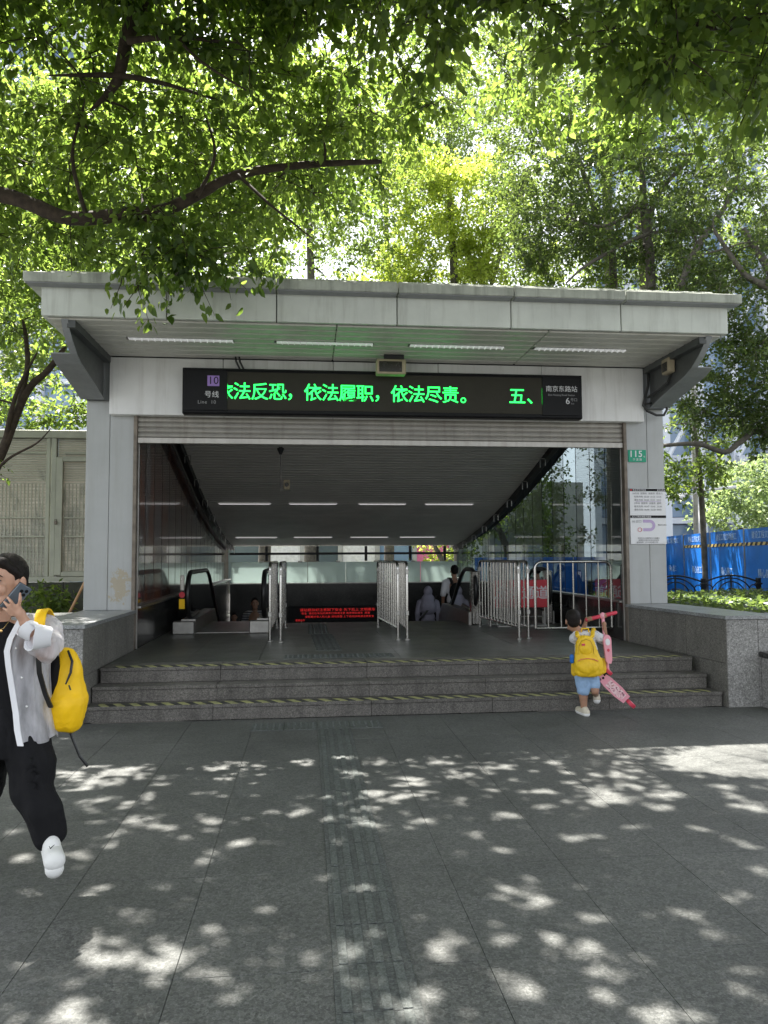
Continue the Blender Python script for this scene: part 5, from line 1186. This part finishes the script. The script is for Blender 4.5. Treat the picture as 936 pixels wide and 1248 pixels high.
# phone
pc_ = W(19.5, 728.5, -.185); aa = Vector((.60, .10, .78)).normalized(); nn = Vector((.62, -.76, -.2)); nn = (nn-aa*nn.dot(aa)).normalized(); bb2 = nn.cross(aa)
Rp = Matrix((bb2, nn, aa)).transposed(); pm = MB().cbox(-.036, .036, -.004, .004, -.074, .074, .0035); ph = thing('phone', 'blue-grey smartphone held to the ear of the walking woman', 'phone', pc_)
Rp = Rp @ Matrix.Diagonal((.92, .92, .92)); me = pm.mesh('body', m_phone, True); me.transform(Rp.to_4x4()); link('body', me, ph)
for q, (x, z) in enumerate(((-.018, .052), (-.018, .030), (.002, .041))):
    for sg in (-1, 1):
        pass
    me = MB().tube([(x, .0035, z), (x, .0062, z)], .0085, 12).mesh('camera_lens', m_black, True); me.transform(Rp.to_4x4()); link('camera_lens', me, ph)
me = MB().cbox(-.0375, .0375, -.0055, -.0035, -.075, .075, .001).mesh('screen_edge', m_black); me.transform(Rp.to_4x4()); link('screen_edge', me, ph)
# yellow backpack slung on her shoulder
BK = lambda x, y, d=0.: W(x, y, .10+d)
bp = thing('backpack', 'yellow nylon backpack with black zips hanging from the shoulder of the woman', 'backpack', BK(80, 892))
secs = [(BK(x, y, d), w*.0042, w*.0042*k) for x, y, w, k, d in ((80, 789.5, 3, .8, 0), (81, 791, 7, .8, 0), (82.5, 797, 10, .8, 0), (84, 806, 12.5, .85, 0), (84, 818, 15, .85, 0), (84, 832, 16.6, .85, 0), (83.5, 843, 18.6, .85, 0), (81, 850, 23.2, .85, 0), (80, 857, 24.2, .85, 0), (80, 867, 23.2, .85, 0), (80.5, 877, 21, .85, 0), (80.5, 885, 18, .85, 0), (80.5, 890, 13.5, .8, 0), (80.5, 892, 8, .7, 0))]
o = voxel('bag_body', loft(secs), m_y, .0055, bp, 3)
for v in o.data.vertices: p = v.co; v.co += v.normal*(.010*noise.noise(Vector((p.x*13, p.y*13, p.z*9)))+.005*noise.noise(Vector((p.x*30, p.y*30, p.z*18))))
MB().tube([BK(83, 793, -.04), BK(88, 806, -.06), BK(86, 820, -.078), BK(80, 834, -.085)], [.006, .007, .007, .004], 6).build('zip', m_rub, bp, True)
MB().tube([BK(84, 835, -.09), BK(86, 841, -.09)], .004, 6).build('zip_puller', m_rub, bp, True)
pd = MB(); pd.ell(BK(69, 828, -.02), (.035, .04, .115)); pd.ell(BK(66, 812, .0), (.025, .03, .08)); voxel('back_padding', pd, m_blkcl, .007, bp, 4)
def band(mb, pts, w, th=.004):
    pts = [Vector(p) for p in pts]; v = []; n = len(pts)
    for i, p in enumerate(pts):
        t_ = (pts[min(i+1, n-1)]-pts[max(i-1, 0)]).normalized(); sd = Vector((1, -.15, .12)); sd = (sd-t_*sd.dot(t_)).normalized(); nn_ = t_.cross(sd)
        v += [p+sd*w+nn_*th, p-sd*w+nn_*th, p-sd*w-nn_*th, p+sd*w-nn_*th]
    return mb.add(v, [(i*4+a, i*4+(a+1) % 4, (i+1)*4+(a+1) % 4, (i+1)*4+a) for i in range(n-1) for a in range(4)]+[(0, 1, 2, 3), ((n-1)*4, (n-1)*4+1, (n-1)*4+2, (n-1)*4+3)])
band(MB(), [W(60, 752, .09), W(56, 744, .04), W(52.5, 743, -.01), W(50, 748, -.055), W(48.5, 756, -.075), W(47.5, 765, -.085)], .026).build('shoulder_strap', m_y, bp, True)
band(MB(), [W(46, 762, -.105), W(46, 790, -.12), W(48, 820, -.11), W(55, 845, -.06), W(62, 862, .0)], .011).build('strap_webbing', m_rub, bp, True)
MB().tube([BK(84, 889), BK(90, 905, -.02), BK(97, 922, -.02), BK(107, 934, -.02)], [.006, .006, .006, .008], 5).build('loose_strap', m_rub, bp, True)

# ---- small boy carrying a scooter up the steps
B = lambda px, py, dy=0.: at(px, py, 7.12+dy); bm_ = MB(); hb = B(698.5, 757, .0); s_, f_, u_ = frame((.22, 1))
head_prims(bm_, hb, s_, f_, u_, .88)
bm_.cap_(B(703, 766), B(708, 774, .0), .036, .045); bm_.ell(B(714, 790, .0), (.105, .075, .13)); bm_.ell(B(716, 818), (.095, .08, .085))
RSH, RE, RH = B(730, 777), B(738.5, 782, .05), B(736.5, 762, .02)
LSH, LE, LH = B(700, 778), B(708, 774, .14), B(715, 755, .10)
bm_.cap_(RSH, RE, .034, .026); bm_.cap_(RE, RH, .025, .018); bm_.cap_(LSH, LE, .034, .026); bm_.cap_(LE, LH, .025, .018)
bm_.ell(RH+Vector((0, -.0, .012)), (.022, .022, .026)); bm_.ell(LH, (.022, .022, .026))
bm_.cap_(B(709, 828), B(711, 850), .062, .042); bm_.cap_(B(711, 850), B(712, 870), .040, .026); bm_.cap_(B(712, 869), B(712, 870.5, .05), .026, .022)
bm_.cap_(B(723, 826), B(725, 842, -.05), .060, .040); bm_.cap_(B(725, 842, -.05), B(726.5, 848, .12), .038, .026)
def fingers(mb, c, ax, r, n=4):        # four fingers and a thumb closed round a bar through c along ax
    ax = ax.normalized(); e = ax.cross(Vector((0, 0, 1))).normalized(); g_ = ax.cross(e)
    for k in range(n):
        o_ = ax*((k-1.5)*.0125); pts = [c+o_+(e*math.cos(a)+g_*math.sin(a))*(r+.004) for a in (-2.6, -1.4, -.2, 1.0)]
        for a, b in zip(pts, pts[1:]): mb.cap_(a, b, .0066, .0062, 8)
    mb.cap_(c-ax*.028+e*r*-1., c-ax*.012+g_*(r+.005), .008, .007, 8)
bar0, bar1 = B(716, 755, .085), B(749, 747, .0); axb = bar1-bar0
fingers(bm_, bar0+axb*.08, axb, .016); fingers(bm_, bar0+axb*.62+Vector((0, 0, -.004)), axb, .016)
boy = voxel('person', bm_, m_skin2, .0058, smooth=2); b0 = Vector((B(712, 870).x, 7.12, 0)); boy.data.transform(Matrix.Translation(-b0)); boy.location = b0
tag(boy, 'small boy seen from behind in light blue shorts carrying a pink scooter up the steps', 'person')
hm = MB(); R_ = rotm(s_, f_, u_); Ph = lambda a, b, d: hb+(s_*a+f_*b+u_*d)*.9
hm.ell(Ph(0, -.010, .045), (.073, .090, .078), R_); hm.ell(Ph(0, -.042, .000), (.063, .054, .060), R_); voxel('hair', hm, m_hair, .0055, boy, 3)
face_parts(hb, s_, f_, u_, boy, .88)
def shirtm():
    s = NT('printed_white_shirt'); f = s.ramp(s.noise(28, 3), [(.56, (.60, .60, .62)), (.62, (.18, .20, .30)), (.68, (.60, .60, .62))]); s.l(f, s.b.inputs['Base Color']); s.b.inputs['Roughness'].default_value = .85; return s.m
m_print = shirtm()
sb_ = MB(); sb_.ell(B(714, 791), (.118, .088, .125)); sb_.cap_(B(704, 774), B(726, 775), .052, .052); sb_.cap_(RSH, RE+Vector((-.01, 0, .01)), .05, .043); sb_.cap_(LSH, LE+Vector((-.01, -.02, 0)), .05, .043); sb_.ell(B(715, 808), (.112, .09, .08))
so_ = voxel('shirt', sb_, m_print, .007, boy, 4)
for v in so_.data.vertices: p = v.co; v.co += v.normal*.009*noise.noise(Vector((p.x*26, p.y*26, p.z*18)))
sh2 = MB(); sh2.ell(B(716, 818), (.112, .098, .078)); sh2.cap_(B(710, 824), B(711, 840), .080, .068); sh2.cap_(B(722, 822), B(724, 834, -.03), .068, .058); so_ = voxel('shorts', sh2, m_denim, .007, boy, 3)
for v in so_.data.vertices: p = v.co; v.co += v.normal*.008*noise.noise(Vector((p.x*30, p.y*30, p.z*14)))
for (a, b, d, e) in ((712, 867, 0, 0), (726.5, 845, .12, 1)):
    MB().cap_(B(a, b, d), B(a, b-4, d), .030, .032).build('sock', m_sock, boy, True)
for c, fw2 in ((B(711.5, 873.5, 0), Vector((-.02, .10, 0))), (B(727, 850, .10), Vector((.03, .09, .01)))):
    c = Vector((c.x, c.y, max(c.z, .035))); sm_ = MB(); sm_.cap_(c-fw2*.45, c+fw2*.9, .037, .033); sm_.cap_(c-fw2*.3+Vector((0, 0, .02)), c+Vector((0, 0, .02)), .033, .03); voxel('shoe', sm_, m_cream, .006, boy, 3)
    MB().cap_(c-fw2*.45+Vector((0, 0, -.014)), c+fw2*.9+Vector((0, 0, -.012)), .036, .032).build('shoe_sole', m_sole, boy, True)
# his backpack
D = lambda x, y, d=-.11: B(x, y, d)
secs = [(D(x, y), w*.0078, w*.0078*k) for x, y, w, k in ((713, 774.5, 4, .8), (713, 776, 7.5, .75), (713, 780, 10, .7), (713.5, 787, 12.3, .62), (714.5, 794, 14.2, .55), (715.5, 800, 15.6, .54), (716.5, 803, 17.5, .55), (717, 812, 18.2, .55), (717.5, 820, 18, .53), (717.5, 823.5, 15, .5), (717.5, 825, 9, .45))]
by = loft(secs, 2.9); by.ell(D(717, 812.5, -.165), (.108, .042, .075)); by.ell(D(714, 789, -.165), (.070, .022, .07))
for k_ in (-1, 1): by.cap_(D(717.5+k_*17.5, 805, .01), D(717.5+k_*17.5, 820, .01), .026, .034)
by.cap_(D(704, 775), D(702, 767, .06), .021, .021); by.cap_(D(722, 775), D(723, 767, .06), .021, .021); by.cap_(D(702, 767, .06), D(701, 770, .14), .02, .018); by.cap_(D(723, 767, .06), D(725, 770, .14), .02, .018)
t = thing('backpack', 'small bright yellow backpack worn by the boy with the scooter', 'backpack', D(717, 824))
o = voxel('bag_body', by, m_yb, .006, t, 2)
for v in o.data.vertices: p = v.co; v.co += v.normal*(.006*noise.noise(Vector((p.x*18, p.y*18, p.z*14)))+.003*noise.noise(Vector((p.x*45, p.y*45, p.z*35))))
MB().tube([D(708, 772, -.03), D(709, 766, -.04), D(717, 766, -.04), D(718, 772, -.03)], .008, 6).build('carry_handle', m_yb, t, True)
MB().tube([D(704, 806, -.188), D(708, 803.5, -.199), D(716, 802.5, -.203), D(724, 803.5, -.199), D(729, 806, -.188)], .0035, 5).build('zip', m_redg, t, True)
MB().tube([D(704.5, 798, -.172), D(705, 788, -.176), D(708.5, 781, -.176), D(714, 779, -.178), D(719.5, 781, -.176), D(723, 788, -.176), D(724, 798, -.172)], .0032, 5).build('piping', mat('dark_yellow_piping', (.45, .27, .01), .6), t, True)
MB().cbox(D(709, 786, -.19).x, D(713, 786, -.19).x, D(709, 786, -.19).y-.004, D(709, 786, -.19).y+.004, D(709, 787, -.19).z, D(709, 784.5, -.19).z, .002).build('patch', m_redg, t); MB().cap_(D(697, 800, -.10), D(697, 806, -.10), .022, .02).build('side_bottle', m_blue, t, True)
# scooter
Sx = lambda x, y, d=0.: B(x, y, d)
t = thing('kick_scooter', 'pink child scooter with red grips and wheels carried tilted by the boy', 'scooter', Sx(742, 822, .0))
MB().tube([bar0, bar1], .019, 12).build('handlebar_grip', m_redg, t, True); MB().cap_(bar1, bar1+axb.normalized()*.008, .019, .019).build('grip_end', m_redg, t, True); MB().cap_(bar0, bar0-axb.normalized()*.006, .019, .019).build('grip_end', m_redg, t, True)
cl_ = bar0+axb*.56; MB().ell(cl_, (.030, .028, .034)).build('bar_clamp', m_pink, t, True)
ft_ = Sx(741, 818, .02); MB().tube([cl_, ft_], .016, 10).build('stem', m_pink, t, True)
def plate(name, outline, c, ax, ay, th, m):
    nz_ = ax.cross(ay).normalized(); mb = MB(); n = len(outline); v = [c+ax*a+ay*b+nz_*q for q in (-th, th) for a, b in outline]
    return mb.add(v, [tuple(range(n))[::-1], tuple(range(n, 2*n))]+[(k, (k+1) % n, n+(k+1) % n, n+k) for k in range(n)]).build(name, m, t)
pp0 = Sx(740.5, 791, -.03); ax_ = Vector((1, .12, 0)).normalized(); ay_ = (Sx(738, 774, -.03)-Sx(741, 808, -.03)).normalized()
ol = [(.042*math.cos(a), .09+.050*math.sin(a)) for a in [PI*k/8 for k in range(9)]]+[(-.032, -.11), (-.02, -.14), (.02, -.14), (.034, -.11)]
plate('front_plate', ol, pp0, ax_, ay_, .012, m_pink)
plate('front_sticker', [(.025*math.cos(a), .07+.034*math.sin(a)) for a in [2*PI*k/14 for k in range(14)]], pp0+Vector((.002, -.0135, 0)), ax_, ay_, .001, m_white)
plate('front_sticker', [(.014*math.cos(a), -.01+.016*math.sin(a)) for a in [2*PI*k/10 for k in range(10)]], pp0+Vector((.002, -.0135, 0)), ax_, ay_, .001, m_redg)
d0, d1 = Sx(735, 826, -.05), Sx(766, 855, -.10); ay2 = (d1-d0).normalized(); L2 = (d1-d0).length; ax2 = Vector((.75, -.25, .62)); ax2 = (ax2-ay2*ax2.dot(ay2)).normalized()
plate('deck', [(-.045, 0), (-.055, .06), (-.058, L2*.6), (-.045, L2*.92), (.045, L2*.92), (.058, L2*.6), (.055, .06), (.045, 0)], d0, ax2, ay2, .014, m_pink)
nz2 = ax2.cross(ay2); nz2 = nz2 if nz2.y < 0 else -nz2
def dprint_():
    q_ = NT('deck_sticker_print'); q_.l(q_.ramp(q_.noise(30, 4, .7), [(.36, (.05, .02, .03)), (.43, (.75, .35, .42)), (.52, (.8, .7, .68)), (.58, (.70, .30, .38)), (.66, (.35, .22, .12))]), q_.b.inputs['Base Color']); q_.b.inputs['Roughness'].default_value = .35; return q_.m
plate('deck_print', [(-.036, .06), (-.042, L2*.6), (-.03, L2*.82), (.03, L2*.82), (.042, L2*.6), (.036, .06)], d0+nz2*.0155, ax2, ay2, .0006, dprint_())
plate('fork', [(-.02, -.09), (-.02, .03), (.02, .03), (.02, -.09)], d0, ax2, ay2, .012, m_pink)
for c, r in ((ft_+Vector((.0, 0, 0)), .048), (d1+ay2*.03, .050)):
    for sg in (-1, 1): pass
    MB().tube([c-ax2*.018, c-ax2*.014, c+ax2*.014, c+ax2*.018], [r*.86, r, r, r*.86], 20).build('wheel', m_redg, t, True); MB().tube([c-ax2*.02, c+ax2*.02], r*.45, 12).build('hub', m_pink, t, True)
MB().cap_(ft_, d0, .018, .018).build('hinge', m_black, t, True)

# ---- people going down and up at the far end of the landing
def person(label, X, Y, z, H, face, hairm, topm, legm, hood=False, skinm=m_skin2, arm_hold=False):
    k = H/1.72; c = Vector((X, Y, z)); s, f, u = frame(face); P = lambda a, b, d: c+s*a*k+f*b*k+u*d*k; b = MB()
    head_prims(b, P(0, .01, 1.60), s, f, u, k); b.cap_(P(0, 0, 1.50), P(0, 0, 1.42), .05*k, .06*k); b.ell(P(0, 0, 1.27), (.16*k,)*2+(.18*k,)); b.ell(P(0, 0, 1.0), (.14*k, .12*k, .16*k))
    for q in (-1, 1):
        b.cap_(P(0, 0, 1.40), P(q*.18, 0, 1.38), .055*k, .06*k); b.cap_(P(q*.19, 0, 1.37), P(q*.24, -.02, 1.10), .05*k, .04*k); b.cap_(P(q*.24, -.02, 1.10), P(q*.23, .10, .88), .038*k, .026*k)
        hand_prims(b, P(q*.23, .10, .88), P(q*.23, .12, .82), [P(q*.23, .12+e*.018, .79) for e in (-1.5, -.5, .5, 1.5)], [P(q*.225, .13+e*.018, .76) for e in (-1.5, -.5, .5, 1.5)], [P(q*.21, .13+e*.016, .735) for e in (-1.5, -.5, .5, 1.5)], [P(q*.215, .15, .83), P(q*.20, .17, .80), P(q*.195, .175, .78)], .009*k)
        b.cap_(P(q*.09, 0, .92), P(q*.10, .02, .50), .085*k, .058*k); b.cap_(P(q*.10, .02, .50), P(q*.10, -.01, .09), .056*k, .036*k); b.cap_(P(q*.10, -.02, .05), P(q*.11, .15, .04), .04*k, .036*k)
    o = voxel('person', b, skinm, .011, smooth=2); o.data.transform(Matrix.Translation(-c)); o.location = c; tag(o, label, 'person')
    h = MB(); R = rotm(s, f, u)
    if hood: h.ell(P(0, -.02, 1.62), (.10*k, .12*k, .13*k), R); h.cap_(P(0, -.01, 1.52), P(0, -.01, 1.40), .10*k, .13*k); h.cap_(P(0, -.02, 1.42), P(0, -.02, 1.28), .16*k, .20*k)
    else: h.ell(P(0, -.015, 1.645), (.082*k, .100*k, .090*k), R); h.ell(P(0, -.045, 1.60), (.070*k, .06*k, .065*k), R)
    voxel('headscarf' if hood else 'hair', h, hairm, .011, o, 3); face_parts(P(0, .01, 1.60), s, f, u, o, k)
    tp_ = MB(); tp_.ell(P(0, 0, 1.26), (.185*k, .135*k, .19*k)); tp_.ell(P(0, 0, 1.02), (.165*k, .135*k, .18*k)); tp_.cap_(P(-.15, 0, 1.38), P(.15, 0, 1.38), .075*k, .075*k)
    for q in (-1, 1): tp_.cap_(P(q*.19, 0, 1.37), P(q*.24, -.02, 1.14), .068*k, .062*k)
    if hood:
        for q in (-1, 1): tp_.cap_(P(q*.24, -.02, 1.14), P(q*.23, .09, .90), .06*k, .05*k)
    voxel('top', tp_, topm, .012, o, 3); l = MB(); l.ell(P(0, 0, .93), (.17*k, .14*k, .11*k))
    for q in (-1, 1): l.cap_(P(q*.09, 0, .90), P(q*.10, .02, .50), .10*k, .08*k); l.cap_(P(q*.10, .02, .50), P(q*.10, 0, .12), .078*k, .065*k); MB().cap_(P(q*.10, -.03, .045), P(q*.11, .16, .04), .045*k, .042*k).build('shoe', m_black, o, True)
    voxel('trousers', l, legm, .012, o, 3); return P
P = person('man in a white t-shirt seen from behind going down beside the right escalator rail', 2.99, 15.0, -.36, 1.72, (0, 1), m_hair, m_whcl, m_blkcl)
t = thing('backpack', 'black backpack on the back of the man in the white t-shirt', 'backpack', P(0, -.2, .95)); m_ = MB(); m_.ell(P(0, -.20, 1.18), (.15, .09, .20)); m_.ell(P(0, -.23, 1.08), (.13, .07, .11)); voxel('bag_body', m_, m_blkcl, .012, t, 3)
for q in (-1, 1): band(MB(), [P(q*.08, -.20, 1.34), P(q*.10, -.10, 1.45), P(q*.12, 0, 1.47), P(q*.12, .13, 1.36)], .03).build('shoulder_strap', m_rub, t, True)
P = person('woman in a grey-lilac headscarf and top seen from behind going down the stairs', 2.36, 14.5, -.545, 1.49, (0.1, 1), m_grcl, m_grcl, m_grcl, True)
band(MB(), [P(-.18, -.02, 1.52), P(-.05, -.19, 1.30), P(.16, -.20, 1.05), P(.2, -.12, .98)], .02).build('shoulder_bag_strap', m_rub, None).name = 'bag_strap'
o = bpy.data.objects['bag_strap']; single(o, 'black cross-body bag strap over the back of the woman in the headscarf', 'bag')
person('man in a dark and white striped t-shirt coming up the left escalator', -1.02, 15.0, -.84, 1.58, (.1, -1), m_hair, m_tshirt, m_blkcl)
person('child with dark hair coming up the left escalator in front of the striped man', -1.38, 14.6, -.70, 1.18, (.05, -1), m_hair, m_grcl, m_blkcl)
